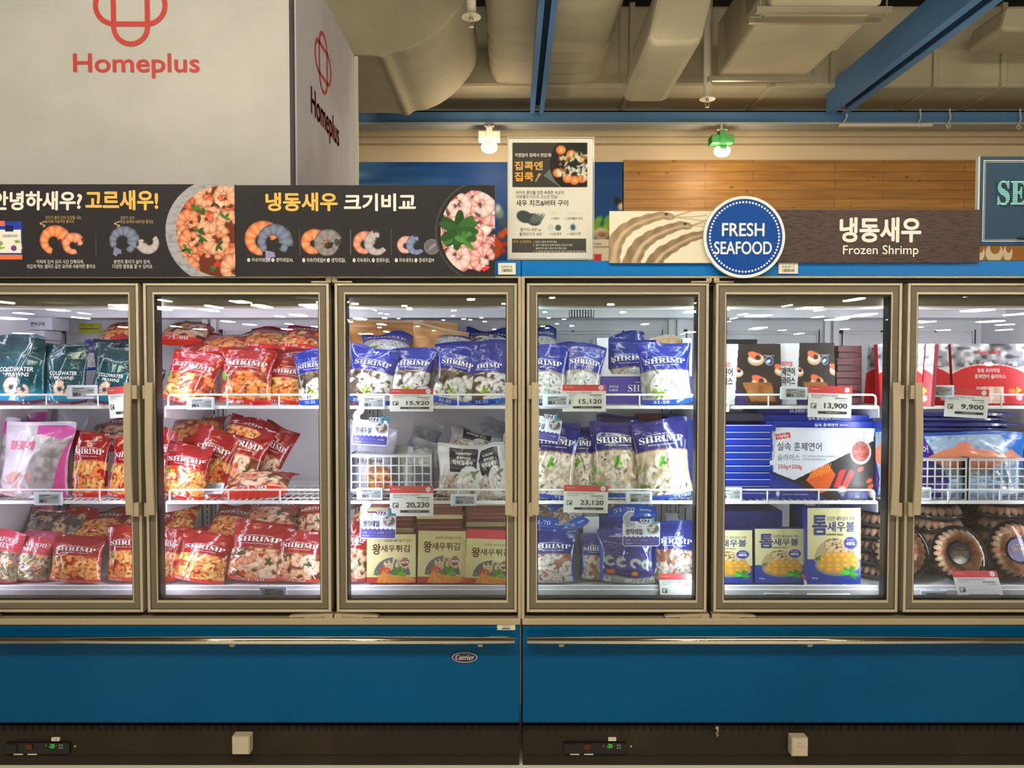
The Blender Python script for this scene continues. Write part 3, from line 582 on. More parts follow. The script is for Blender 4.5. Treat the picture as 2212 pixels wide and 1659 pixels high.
# badge, controllers, boxes and stickers on the base
c = P(1004, 1419, -.012); bd = thing('oval_badge', 'dark blue oval maker badge on the blue base', 'badge', c)
k = 1 / S(0)
m_silver = mat('silver_print', (.72, .66, .55), .35, .3); m_nav = mat('badge_navy', (.03, .025, .10), .3)
MB().disc(0, 0, 27.5 * k, 11.5 * k, -.006, -.0005, 48).build('rim', m_silver, bd); MB().disc(0, 0, 26 * k, 10.2 * k, -.0066, -.006, 48).build('plate', m_nav, bd)
mb = MB(); write(mb, 'Carrier', (-20 * k, 20 * k, -5 * k, 6 * k), -.0072, style='bi', res=3); mb.build('lettering', m_silver, bd)
m_paper = mat('white_paper', (.80, .77, .70), .6); m_ink = mat('dark_ink', (.03, .03, .035), .6); m_grey = mat('grey_ink', (.22, .22, .22), .6)
def pxbox(mb, x0, x1, yt, yb, y, th, m=0): a = P(x0, yb, y); b = P(x1, yt, y); return mb.box(a.x, b.x, y, y + th, a.z, b.z, m)
o = pxbox(MB(), 1074, 1113, 1346, 1361, -.0145, .0015)
for i, (w, z) in enumerate(((14, 1349), (20, 1352), (12, 1355))): pxbox(o, 1094 - w / 2, 1094 + w / 2, z, z + 1, -.0148, .0003, 1)
pxbox(o, 1084, 1102, 1357, 1359, -.0148, .0003, 2)
props(o.build('rating_sticker', [m_paper, m_grey, m_ink]), 'small white rating sticker at the top right corner of the left base', 'sticker')
m_red_led = mat('red_led', (.2, 0, 0), .4, emit=(1, .05, .03), estr=.5); m_grn_led = mat('green_led', (0, .2, 0), .4, emit=(.1, 1, .1), estr=.45); m_redsw = mat('dark_red_switch', (.10, .004, .004), .4)
for (x0, label, dig) in ((14, 'dark control panel with lit digits on the left kick plate', '-20'), (1218, 'dark control panel with lit digits on the right kick plate', '-20')):
    yb0 = .018; cc = P(x0, 1632, yb0); t = thing('control_panel', label, 'control panel', cc); q = 1 / S(yb0)
    MB().box(0, 138 * q, 0, .012, 4 * q, 28 * q).build('fascia', mat('panel_black', (.006, .005, .005), .35), t, bevel=.001)
    MB().box(1 * q, 24 * q, -.004, .002, 6 * q, 26 * q).build('socket', m_black, t); MB().box(44 * q, 58 * q, -.006, .002, 15 * q, 26 * q).build('rocker_switch', m_redsw, t)
    mb = MB(); write(mb, dig, (94 * q, 106 * q, 17 * q, 26 * q), -.001, bold=.03); mb.build('digits', m_grn_led, t); MB().disc(87 * q, 22 * q, 1.5 * q, 1.5 * q, -.0015, 0, 10).disc(110 * q, 22 * q, 1.2 * q, 1.2 * q, -.0015, 0, 10).build('indicator', m_red_led, t)
    kb = MB()
    for i in range(4): kb.box((116 + 5 * (i % 2)) * q, (119.5 + 5 * (i % 2)) * q, -.002, .001, (15 + 6 * (i // 2)) * q, (19 + 6 * (i // 2)) * q)
    kb.build('buttons', mat('grey_button', (.16, .20, .17), .5), t)
    mb = MB().box(98 * q, 115 * q, .004, .012, 31 * q, 38 * q); write(mb, '108' if x0 < 100 else '110', (102 * q, 111 * q, 32.5 * q, 36.5 * q), .0035, 1); mb.build('number_sticker', [m_paper, m_ink], t)
    MB().box(14 * q, 34 * q, .004, .012, 0, 4 * q).box(45 * q, 65 * q, .004, .012, 0, 4 * q).build('white_tag', m_paper, t)
    MB().disc(148 * q, 18 * q, 2.2 * q, 2.2 * q, .008, .013, 12).build('screw', mat('pale_screw', (.5, .5, .3), .4, .5), t)
for x0, x1, yt, yb, label, wr in ((501, 539, 1591, 1630, 'small white square box, blank, on the left kick plate', 0), (1710, 1746, 1594, 1634, 'small white square box with pencil marks on the right kick plate', 1)):
    y = -.015; a = P(x0, yb, y); b = P(x1, yt, y); t = thing('junction_box', label, 'box', (a.x, y, a.z)); w, h = b.x - a.x, b.z - a.z
    MB().box(0, w, 0, .045, 0, h).build('body', mat('box_white', (.52, .46, .36), .5), t, bevel=.003); MB().box(.004, w - .004, -.003, .0, .003, h - .003).build('cover', mat('cover_white', (.58, .51, .40), .5), t, bevel=.002)
    if wr: mb = MB(); write(mb, '4/8', (w * .3, w * .5, h * .68, h * .76), -.0035, shear=.2); write(mb, '10. 4%', (w * .3, w * .75, h * .5, h * .58), -.0035, shear=.2); mb.build('pencil_marks', m_grey, t)
a = P(1551, 1582, .0); t = thing('cable_clip', 'small pale clip hanging from the slots of the right kick plate', 'clip', a)
MB().box(-.006, .006, .01, .03, .006, .02).tube([(0, .015, .01), (.004, .012, -.003), (-.004, .012, -.008), (.003, .012, -.018), (0, .014, -.022)], .004, 6).build('clip', m_steel, t)
# shelf edge codes on the header
for x0, x1, yt, yb, s, y, label in ((1076, 1114, 568, 593, 'AAAF-6', -.004, 'white barcode tag on the blue header at the end of the black boards'), (1682, 1724, 568, 591, 'AAAF-7', -.004, 'white barcode tag on the blue header right of the round sign')):
    mb = pxbox(MB(), x0, x1, yt, yb, y, .004); pw(mb, s, (x0 + 7, x1 - 8, yt + 5, yt + 11), y - .0005, 1)
    rr = random.Random(2); x = x0 + 8
    while x < x1 - 8: w = rr.choice((.5, .9, 1.4)); pxbox(mb, x, x + w, yt + 13, yt + 19.5, y - .0004, .0003, 1); x += w + rr.choice((.5, .8))
    props(mb.build('barcode_tag', [m_paper, m_ink]), label, 'tag')
# ------------------------------------------------------------------ signs along the top
def board_cv(x0, x1, yt, yb, bg, seed): return Cv(int((x1 - x0) * 1.0), int((yb - yt) * 1.0), (x1 - x0) / (yb - yt), bg, seed)
OR1, OR2, GR1, GR2 = (238, 96, 40), (250, 170, 120), (150, 156, 170), (98, 104, 120)
COOK = [((236, 120, 60), (250, 205, 165)), ((225, 95, 45), (245, 180, 130)), ((240, 150, 90), (252, 222, 190))]
RAW = [((205, 205, 205), (150, 150, 150)), ((222, 222, 218), (170, 168, 165))]
PINK = [((235, 150, 140), (250, 225, 215)), ((228, 90, 80), (248, 200, 185)), ((240, 190, 180), (252, 235, 228))]
YB = -.028
m_t_white = mat('white_print', st(238, 230, 212), .5); m_t_orange = mat('orange_print', st(240, 160, 64), .5); m_t_gold = mat('gold_print', st(176, 142, 86), .5); m_t_grey = mat('grey_print', st(120, 115, 105), .5)
BK = tuple(255 * np.power(np.clip(np.array(st(46, 42, 40)), 0, 1), 1 / 2.2))
def disp(r, g, b):                                             # display value of a print colour under the warm lamps
    v = np.array(st(r, g, b)); return tuple(255 * np.where(v <= .0031308, v * 12.92, 1.055 * np.power(np.maximum(v, 1e-6), 1 / 2.4) - .055))
dO1, dO2, dG1, dG2 = disp(232, 92, 38), disp(242, 160, 112), disp(128, 132, 142), disp(84, 88, 98)
def dp(p): return [(disp(*a), disp(*b)) for a, b in p]
def label_board(x0, x1, yt, yb, label, draw, texts, seed, bg=(37, 34, 33), y=YB, name='header_board', th=.018):
    cv = board_cv(x0, x1, yt, yb, disp(*bg), seed); h = yb - yt
    cv.U = lambda px: (px - x0) / h; cv.V = lambda py: (yb - py) / h; cv.k = 1 / h
    cv.speck(.012, 30, 60); draw(cv)
    a = P(x0, yb, y); b = P(x1, yt, y); t = thing(name, label, 'sign', (a.x, y, a.z))
    o = sheet('printed_panel', a.x, b.x, a.z, b.z, y, cv, t, th)
    ms = [m_t_white, m_t_orange, m_t_gold, m_t_grey]
    for tx in texts: mb = MB(); s, r, m = tx[:3]; pw(mb, s, r, y - .0015, 0, **(tx[3] if len(tx) > 3 else {})); hang(mb, 'lettering', ms[m], t)
    return t
def draw1(c):
    U, V, k = c.U, c.V, c.k
    # bag picture cut by the frame
    c.rect(U(-40), U(48), V(560), V(478), disp(30, 55, 130)); c.rect(U(-40), U(46), V(546), V(496), disp(214, 205, 190)); c.rect(U(-40), U(48), V(560), V(550), disp(225, 100, 50)); c.rect(U(-40), U(12), V(488), V(477), disp(225, 90, 60))
    for i in range(14): c.ell(U(c.rng.uniform(-5, 42)), V(c.rng.uniform(516, 544)), 7 * k, 5 * k, disp(225, 205, 170) if i % 3 else disp(120, 140, 70), soft=2)
    c.rect(U(12), U(30), V(500), V(487), disp(20, 25, 60)); c.ell(U(30), V(536), 6 * k, 6 * k, disp(90, 50, 110), soft=2)
    for cx, cy, r, ca, cb, cc in ((118, 521, 36, dO1, dO2, 0),): c.shrimp(U(cx), V(cy), r * k, 20, ca, cb, 235, .40, tail=None, seg=7)
    c.shrimp(U(158), V(528), 25 * k, 35, disp(235, 100, 60), disp(245, 165, 130), 260, .45, seg=5)
    c.shrimp(U(266), V(521), 36 * k, -30, dG2, dG1, 240, .40, tail=disp(120, 110, 130), seg=8); c.shrimp(U(320), V(523), 26 * k, 200, disp(188, 172, 155), disp(160, 145, 135), 200, .45, seg=5)
    for i in range(14): c.rect(U(206), U(207.6), V(500 + i * 4), V(498.6 + i * 4), disp(120, 115, 105))
    for x in (97, 257): 
        for j in range(20): c.ell(U(x - 4 + 5 * math.cos(j * .4)), V(478 + j * .6), 1.2 * k, 1.2 * k, disp(176, 142, 86))
    # pan of shrimps
    cl = ((c.X - U(470)) ** 2 + (c.Y - V(500)) ** 2) < (113 * k) ** 2; cl = cl.astype(float)
    c.put(cl, disp(150, 145, 138)); c.put(np.clip(vnoise(c.h, c.w, 40, 90, c.rng) * 2 - 1, 0, 1) * cl, disp(110, 105, 100), .6)
    inn = (((c.X - U(478)) / 1.0) ** 2 + (c.Y - V(500)) ** 2 < (98 * k) ** 2).astype(float); c.put(inn, disp(96, 42, 26))
    c.ell(U(490), V(432), 34 * k, 24 * k, disp(196, 150, 110), clip=inn); c.ell(U(490), V(432), 26 * k, 17 * k, disp(210, 176, 140), clip=inn)
    pal = dp([((188, 84, 46), (226, 160, 112)), ((200, 110, 70), (232, 180, 140)), ((172, 60, 32), (215, 120, 75))])
    c.heap(26, U(395), U(507), V(588), V(420), 27 * k, pal, clip=inn, tail=disp(180, 50, 25))
    for px, py in ((420, 452), (440, 462), (428, 500), (436, 514), (402, 538), (470, 530), (484, 470), (452, 575)): c.leaf(U(px), V(py), 12 * k, disp(52, 92, 36), 4, clip=inn)
def draw2(c):
    U, V, k = c.U, c.V, c.k
    c.shrimp(U(567), V(518), 42 * k, 40, dO1, dO2, 230, .40, seg=7); c.shrimp(U(592), V(522), 42 * k, -15, dG2, dG1, 240, .38, tail=disp(135, 125, 150), seg=8)
    c.shrimp(U(678), V(524), 28 * k, 0, dO1, dO2, 330, .5, seg=6); c.shrimp(U(708), V(526), 30 * k, 20, disp(150, 138, 125), disp(105, 98, 92), 320, .46, tail=disp(60, 52, 50), seg=7)
    c.shrimp(U(788), V(526), 27 * k, 30, disp(228, 100, 62), disp(245, 165, 130), 270, .42, seg=6); c.shrimp(U(815), V(526), 30 * k, 110, disp(188, 175, 160), disp(150, 140, 132), 215, .38, seg=5)
    c.shrimp(U(877), V(530), 20 * k, 30, disp(235, 130, 110), disp(245, 175, 155), 290, .45, seg=5); c.shrimp(U(900), V(530), 24 * k, 110, disp(128, 140, 165), disp(100, 108, 130), 210, .38, seg=5)
    c.ell(U(933), V(533), 17 * k, 17 * k, disp(112, 108, 104)); c.ell(U(933), V(533), 15 * k, 15 * k, disp(92, 88, 85)); c.ell(U(936), V(531), 9 * k, 3 * k, disp(125, 120, 115), 40); c.ell(U(930), V(536), 8 * k, 2.5 * k, disp(125, 120, 115), 60)
    for x in (647, 757, 845): 
        for i in range(14): c.rect(U(x), U(x + 1.2), V(498 + i * 4), V(496.4 + i * 4), disp(120, 115, 105))
    pl = ((c.X - U(1052)) ** 2 + (c.Y - V(500)) ** 2 < (112 * k) ** 2).astype(float); c.put(pl, disp(60, 56, 52)); 
    p2 = ((c.X - U(1053)) ** 2 + (c.Y - V(500)) ** 2 < (109 * k) ** 2).astype(float); c.put(p2, disp(34, 30, 29))
    inn = (((c.X - U(1022)) / .78) ** 2 + (c.Y - V(501)) ** 2 < (90 * k) ** 2).astype(float)
    c.heap(44, U(970), U(1066), V(574), V(430), 27 * k, dp(PINK), clip=inn, tail=disp(214, 52, 44))
    c.leaf(U(990), V(497), 40 * k, disp(44, 84, 34), 13); c.leaf(U(1004), V(522), 22 * k, disp(60, 104, 44), 8)
label_board(-330, 507, 398, 597, 'black board with a pan of shrimps at its end, left of the size board', lambda c: draw1(c),
    [('안녕하새우?', (-16, 175, 414, 453), 0, dict(bold=.035, shear=.03, res=4)), ('고르새우!', (186, 340, 412, 453), 1, dict(bold=.035, res=4)),
     ('꼬리가 붙어 있어 모양을 내는', (98, 176, 466, 474), 2), ('요리에 사용하면 좋아요', (98, 160, 475, 482), 2), ('꼬리가 있어', (260, 290, 467, 474), 2), ('튀김 요리에 사용하면 좋아요', (260, 331, 475, 483), 2),
     ('익혀져 있어 요리 시간 단축되며,', (79, 181, 561, 570), 0), ('차갑게 먹는 샐러드 같은 요리에 사용하면 좋아요', (58, 206, 571, 580), 0), ('본연의 풍미가 살아 있어,', (246, 325, 561, 570), 0), ('다양한 활용을 할 수 있어요', (243, 329, 571, 580), 0),
     ('SHRIMP', (6, 38, 507, 512), 3, dict(style='serif'))], 21)
label_board(508.5, 1069, 400, 596, 'black shrimp size board with a plate of pink shrimps at its end', lambda c: draw2(c),
    [('냉동새우', (575, 728, 417, 455), 1, dict(bold=.035, res=4)), ('크기비교', (744, 897, 419, 455), 0, dict(bold=.035, res=4)), ('❶ 자숙칵테일L ❷ 생칵테일XL', (534, 634, 557, 566), 0), ('❸ 자숙칵테일M ❹ 생칵테일L', (653, 747, 557, 567), 0), ('❺ 자숙새우L ❻ 생새우살L', (762, 842, 557, 567), 0), ('❼ 자숙새우S ❽ 생새우살M', (853, 937, 557, 567), 0), ('모형전', (925, 942, 540, 545), 3)], 22)
# frozen shrimp sign
y = -.014; y2 = -.034
t = thing('frozen_shrimp_sign', 'dark wood-look Frozen Shrimp sign with shrimps photo, behind the round sign', 'sign', P(1710, 567, y))
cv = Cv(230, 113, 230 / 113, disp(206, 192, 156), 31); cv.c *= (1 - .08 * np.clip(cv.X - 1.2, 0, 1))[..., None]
U = lambda px: (px - 1316) / 113; V = lambda py: (568 - py) / 113; k = 1 / 113
for (pts, w0, col) in (([(1318, 600), (1320, 560), (1326, 528), (1342, 502), (1368, 484), (1400, 472), (1430, 464), (1452, 468)], 30, (150, 122, 84)), ([(1360, 600), (1366, 560), (1382, 530), (1408, 510), (1440, 496), (1470, 486), (1490, 488)], 30, (138, 112, 78)), ([(1398, 620), (1408, 574), (1428, 548), (1460, 528), (1492, 512), (1520, 506), (1536, 508)], 27, (132, 106, 74))):
    n = 60; P_ = np.array(pts, float); tt = np.linspace(0, len(pts) - 1, n); xs_ = np.interp(tt, range(len(pts)), P_[:, 0]); ys_ = np.interp(tt, range(len(pts)), P_[:, 1])
    for i in range(n):
        f = i / n; w = w0 * (1 - .72 * f) * (.92 + .08 * math.cos(i * .9)); bright = .93 + .07 * math.cos(i * .62)
        cv.ell(U(xs_[i]), V(ys_[i]), w * k * .75, w * k * .75, disp(*(np.array(col) * bright)), soft=3)
    for i in range(0, n, 2): f = i / n; w = w0 * (1 - .72 * f); cv.ell(U(xs_[i] + w * .2), V(ys_[i] - w * .1 + 2), w * k * .3, w * k * .16, disp(198, 172, 130), 40, .55, soft=4)
    for j in range(4):
        a0 = (xs_[-1], ys_[-1]); a1 = (a0[0] + 75, a0[1] - 30 + j * 13); m = cv.rng.uniform(-5, 5)
        for q in range(50): f = q / 50; cv.ell(U(a0[0] + (a1[0] - a0[0]) * f), V(a0[1] + (a1[1] - a0[1]) * f + m * math.sin(f * 3)), .9 * k, .9 * k, disp(150, 112, 76), a=.8)
    for j in range(9): i = 22 + j * 4; 
    cv.ell(U(xs_[-6]), V(ys_[-6] - 4), 3 * k, 3 * k, disp(40, 32, 28), soft=2)
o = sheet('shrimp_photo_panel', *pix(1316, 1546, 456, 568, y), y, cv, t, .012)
m_dwood = mat('dark_wood_print', st(66, 46, 38), .55); mottle(m_dwood, st(36, 26, 22), 10, .5, .62, (2.2, 1, 22), detail=3)
a = P(1546, 567, y); b = P(2118, 453, y); hang(MB().box(a.x, b.x, y, y + .012, a.z, b.z), 'wood_panel', m_dwood, t)
m_cr = mat('cream_print', st(226, 214, 184), .5); mb = MB(); pw(mb, '냉동새우', (1815, 1989, 471, 522), y - .002, 0, bold=.035, res=4); pw(mb, 'Frozen Shrimp', (1821, 1984, 530, 555), y - .002, 0, bold=.008, res=4); hang(mb, 'lettering', m_cr, t)
t = thing('round_sign', 'round blue FRESH SEAFOOD sign with a dotted white rim', 'sign', P(1608, 599, y2)); c = P(1608, 512, y2); q = 1 / S(y2); rad = 87.5 * q
hang(MB().disc(c.x, c.z, rad, rad, y2, y2 + .016, 72), 'cream_rim', m_cr, t); hang(MB().disc(c.x, c.z, rad * .93, rad * .93, y2 - .001, y2, 72), 'blue_face', mat('sign_blue', st(4, 60, 120), .4, spec=.2), t)
mb = MB()
for i in range(66): aa = 2 * math.pi * i / 66; mb.disc(c.x + rad * .85 * math.cos(aa), c.z + rad * .85 * math.sin(aa), 2.3 * q, 2.3 * q, y2 - .0016, y2 - .001, 8)
pw(mb, 'FRESH', (1560, 1651, 482, 510), y2 - .002, bold=.02, res=4); pw(mb, 'SEAFOOD', (1543, 1667, 522, 549), y2 - .002, bold=.02, res=4); hang(mb, 'dots_and_lettering', m_cr, t)
# recipe stand
y = .10; t = thing('recipe_stand', 'white recipe sheet in a clear stand on top of the freezer', 'poster', P(1190, 560, y))
cv = Cv(176, 248, 188 / 264, disp(246, 238, 216), 41); U = lambda px: (px - 1096) / 264; V = lambda py: (560 - py) / 264; k = 1 / 264
cv.rect(U(1105), U(1272), V(403), V(306), disp(54, 50, 44)); cl = ((cv.X > U(1105)) & (cv.X < U(1272)) & (cv.Y > V(403)) & (cv.Y < V(306))).astype(float)
cv.poly([(U(1174), V(378)), (U(1192), V(360)), (U(1235), V(403)), (U(1212), V(403))], disp(96, 104, 98)); cv.ell(U(1240), V(352), 52 * k, 58 * k, disp(24, 23, 22), clip=cl)
for px, py in ((1213, 322), (1236, 332), (1243, 388), (1206, 372), (1228, 384), (1260, 384)): cv.ell(U(px), V(py), 11 * k, 10 * k, disp(206, 112, 52), clip=cl, soft=2); cv.ell(U(px + 1), V(py), 6 * k, 5 * k, disp(232, 160, 90), clip=cl, soft=3)
for i in range(70): cv.ell(U(cv.rng.uniform(1205, 1272)), V(cv.rng.uniform(330, 385)), cv.rng.uniform(3, 7) * k, cv.rng.uniform(2, 4) * k, disp(*[(226, 206, 160), (205, 150, 90), (190, 196, 160), (150, 90, 50), (235, 225, 195)][cv.rng.integers(5)]), cv.rng.uniform(0, 180), .85, clip=cl, soft=2)
cv.rect(U(1104), U(1270), V(547), V(516), disp(66, 64, 55))
for cx, cy in ((1132, 468), (1152, 474)): cv.ell(U(cx), V(cy), 18 * k, 13 * k, disp(58, 64, 60), -20, soft=2)
for i in range(6): cv.ell(U(1150 + i * 4), V(470 + (i % 2) * 3), 2.4 * k, 11 * k, disp(92, 100, 94), -35, soft=2)
cv.ell(U(1196), V(460), 7 * k, 4 * k, disp(206, 196, 140), -30, soft=3); cv.ell(U(1238), V(461), 13 * k, 5 * k, disp(198, 200, 186), soft=3); cv.ell(U(1190), V(492), 7 * k, 8 * k, disp(192, 192, 178), soft=2); cv.ell(U(1207), V(492), 6.5 * k, 6.5 * k, disp(80, 80, 74), soft=2); cv.ell(U(1240), V(491), 8 * k, 9 * k, disp(165, 176, 178), soft=2); cv.ell(U(1240), V(491), 5 * k, 6 * k, disp(66, 82, 84), soft=2)
for i in range(12): cv.ell(U(1157 + i * .8), V(390 - i * 1.4), (1.2 if i < 8 else 2.6) * k, 1.6 * k, disp(196, 150, 84), soft=2)
sheet('recipe_sheet', *pix(1098, 1281, 298, 559, y), y, cv, t, .002)
mb = MB(); T_ = [('걱정없이 집에서 맛있게!', (1112, 1191, 331, 339), 0, .02), ('집콕엔', (1112, 1172, 349, 367), 1, .035), ('집쿡', (1112, 1152, 372, 391), 1, .035), ('버터의 풍미를 입힌 촉촉한 속살과', (1115, 1218, 412, 420), 2, 0), ('모짜렐라 치즈의 고소한 만남!', (1115, 1205, 421, 429), 2, 0), ('새우 치즈&버터 구이', (1115, 1227, 432, 445), 2, .02), ('흰다리 새우 or', (1124, 1170, 492, 500), 2, 0), ('블랙타이거 새우', (1122, 1171, 502, 510), 2, 0), ('+ 버터', (1191, 1207, 469, 475), 3, 0), ('+ 모짜렐라 치즈', (1221, 1259, 469, 475), 3, 0), ('+ 소금/후추', (1186, 1213, 502, 508), 3, 0), ('+ 파슬리가루', (1225, 1255, 502, 508), 3, 0),
     ('새우 손질방법', (1108, 1146, 519, 525), 1, 0), ('1. 흐르는 물에 씻어주세요', (1152, 1203, 520, 525), 0, 0), ('2. 새우 수염/머리 끝쪽 뾰족한 부분/꼬리에', (1152, 1236, 527, 532), 0, 0), ('물총주머니를 가위로 제거해주세요', (1157, 1224, 534, 539), 0, 0), ('3. 2~3번째 마디를 이쑤시개로 찔러 내장을 제거해주세요', (1152, 1264, 541, 546), 0, 0)]
for s, r, m, bo in T_: pw(mb, s, r, y - .001, m, bold=bo, res=3)
m_dk = mat('charcoal_print', st(52, 46, 40), .6); hang(mb, 'lettering', [m_t_white, mat('amber_print', st(232, 150, 52), .5), m_dk, m_dk], t)
m_acr = clear('acrylic', (.99, .99, .98), 1.25, .03)
a = P(1096, 562, y); b = P(1284, 296, y); hang(MB().box(a.x, b.x, y - .006, y - .004, a.z, b.z).box(a.x, b.x, y - .004, y + .08, a.z, a.z + .003), 'clear_stand', m_acr, t); hang(MB().ring(a.x, b.x, a.z, b.z, .0035, .0035, .0035, .0045, y - .005, y + .004), 'stand_edge', mat('acrylic_edge', (.70, .66, .56), .2), t)
# dark teal sign at the right
y = .55; t = thing('teal_sign', 'dark teal lettered sign with double pale border behind the wooden sign end', 'sign', P(2200, 528, y))
m_teal = mat('teal_board', st(36, 66, 82), .5); a = P(2110, 530, y); b = P(2420, 338, y)
hang(MB().box(a.x + .008, b.x, y, y + .02, a.z, b.z), 'board', m_teal, t); hang(MB().box(a.x, a.x + .008, y - .001, y + .022, a.z, b.z), 'pale_edge', m_cr, t)
q = 1 / S(y); fb = MB(); fb.ring(a.x + 11 * q, b.x - 12 * q, a.z + 8 * q, b.z - 8 * q, 2 * q, 2 * q, 2 * q, 2 * q, y - .0015, y); fb.ring(a.x + 15 * q, b.x - 16 * q, a.z + 12 * q, b.z - 12 * q, .7 * q, .7 * q, .7 * q, .7 * q, y - .0015, y); hang(fb, 'border', m_cr, t)
m_mint = mat('mint_print', st(140, 206, 188), .5); mb = MB()
pw(mb, 'SEAFOOD', (2161, 2412, 398, 448), y - .0015, 1, style='serif', res=5); pw(mb, 'SEAFOOD', (2155, 2404, 391, 442), y - .003, 0, style='serif', bold=.02, res=5)
for i in range(11): z = P(2155, 396 + i * 4.2, y).z; mb.box(P(2157, 0, y).x, P(2400, 0, y).x, y - .0042, y - .0036, z, z + .0018, 2)
hang(mb, 'lettering', [m_mint, mat('teal_shadow_print', st(22, 36, 46), .5), m_teal], t)
t = thing('clear_hook', 'small clear hook on the teal sign at the frame edge', 'hook', P(2205, 520, .53)); MB().box(-.008, .03, -.004, .014, -.014, .02).build('clear_plate', m_acr, t)
yb = WY - .6; o = sheet('cutout_board', *pix(2108, 2216, 527, 562, yb), yb, cut, thick=.02); props(o, 'tan board with cream cut-out letters under the teal sign', 'sign')
# ------------------------------------------------------------------ packs: templates
m_film = printed('plastic_film', .2, coat=.5, bump=.0026, bscale=34, stretch=(1, 1, 1.3)); m_soft = printed('soft_film', .3, coat=.25, bump=.002, bscale=26); m_card = printed('printed_card', .35)
W_, G_, B_, P_ = mat('white_lettering', (.86, .86, .86), .3), mat('gold_lettering', (.62, .42, .22), .35), mat('blue_lettering', (.03, .04, .20), .4), mat('pink_lettering', fz(215, 90, 120), .4)
K_, RD_, M_, GR_ = mat('black_lettering', (.02, .02, .025), .4), mat('red_lettering', fz(196, 40, 44), .4), mat('maroon_lettering', fz(78, 22, 22), .4), mat('grey_lettering', fz(120, 120, 125), .4)
LET = [W_, G_, B_, P_, K_, RD_, M_, GR_]
def smooth(a, b, x): t = np.clip((x - a) / (b - a), 0, 1); return t * t * (3 - 2 * t)
def pouch(w, h, d, seed, wr=.004):
    g = np.random.default_rng(seed); L = [(g.uniform(0, math.pi), g.uniform(-.35, .85), g.uniform(.5, 1) * wr * g.choice((-1, 1)), g.uniform(.02, .05), g.uniform(-.4, .4), g.uniform(.1, .35)) for _ in range(16)]
    ph = g.uniform(0, 6, 6); ty = g.uniform(-.02, .03); hw = g.uniform(.006, .018)
    def fn(u, v, side=1):
        u = np.asarray(u, float); v = np.asarray(v, float)
        pil = np.clip(1 - np.abs(2 * u) ** 2.8, 0, 1) ** .62; gz = np.interp(v, [-.01, 0, .05, .25, .55, .74, .86, .95, 1.01], [.38, .40, .72, 1, .92, .6, .22, .05, .03])
        y = -side * d * .5 * pil * gz * (1 if side > 0 else .7)
        if side > 0:
            wv = 0
            for a, c, A, s, q0, ql in L:
                p = u * math.cos(a) + (v - .45) * math.sin(a) - (c - .25) * .8; q = -u * math.sin(a) + (v - .45) * math.cos(a) - q0
                wv = wv + A * np.exp(-(p / s) ** 2) * np.exp(-(q / ql) ** 2)
            y = y + wv * np.clip(pil * 1.6, 0, 1) * (.45 + .55 * gz)
        hv = smooth(.68, 1, v); y = y + hw * np.sin(2 * math.pi * (u * 1.1) + ph[0]) * hv + ty * hv * hv
        x = w * u * (1 - .075 * np.sin(np.pi * np.clip(v / .86, 0, 1)) + .02 * hv + .012 * np.sin(9 * v + ph[1])) + .006 * np.sin(3 * v + ph[2])
        z = h * v + .012 * np.abs(2 * u) ** 3 * np.clip(1 - v * 4, 0, 1) + .007 * np.sin(4.5 * u + ph[3]) * v ** 5 - .004 * np.abs(2 * u) ** 4 * v ** 4
        return x, y, z
    return fn
def bag_template(kind, w, h, d, cvf, texts, seeds, seal, mt, nres=(76, 100), wr=.004):
    out = []
    for sd in seeds:
        fn = pouch(w, h, d, sd, wr); cv = Cv(nres[0], nres[1], w / h, (128, 128, 128), sd); cvf(cv)
        u, v = np.meshgrid(np.linspace(-.5, .5, nres[0]), np.linspace(0, 1, nres[1])); X, Y, Z = fn(u, v); pos = np.stack([X, Y, Z], -1)
        ub, vb = np.meshgrid(np.linspace(-.5, .5, 20), np.linspace(0, 1, 24)); Xb, Yb, Zb = fn(ub, vb, -1); pb = np.stack([Xb, Yb, Zb], -1)
        cb = cv.c[np.ix_(np.linspace(0, nres[1] - 1, 24).astype(int), np.linspace(0, nres[0] - 1, 20).astype(int))].copy(); cb[:] = cb * .3 + np.array(seal) / 255 * .7
        bt = np.stack([pb[0], np.array([fn(np.linspace(-.5, .5, 20), np.zeros(20))]).transpose(0, 2, 1)[0]])   # gusset under the bag
        me = grid(kind, pos, cv.c, [mt], True, [(pb, cb), (bt, np.tile(np.array(cv.c[2].mean(0)), (2, 20, 1)))])
        us, vs = np.meshgrid(np.linspace(-.5, .5, 34), np.linspace(.955, 1.005, 9)); X, Y, Z = fn(us, vs); zz = .0011 * np.sin(np.arange(9) * math.pi)[:, None]; rid = (.0008 * (np.arange(9) % 2))[:, None]
        ps = np.stack([X, Y - .0015 - rid, Z], -1); ps2 = np.stack([X, Y + .0015 + rid, Z], -1); cs = np.tile(np.array(seal, float) / 255, (9, 34, 1)); ms = grid('top_seal', ps, cs, [mt], False, [(ps2, cs)])
        mb = MB()
        for tx in texts:
            s, (u0, u1, v0, v1), m = tx[:3]; kw = dict(tx[3]) if len(tx) > 3 else {}
            # text is set in metres so that the arch keeps its shape, then mapped to the film
            write(mb, s, (u0 * w, u1 * w, v0 * h, v1 * h), 0, m, fn=lambda a, b: fn(a / w, b / h), **kw)
        ml = mb.mesh('lettering', LET) if mb.v else None
        out.append((me, ml, ms))
    return dict(w=w, h=h, d=d, v=out, name=kind)
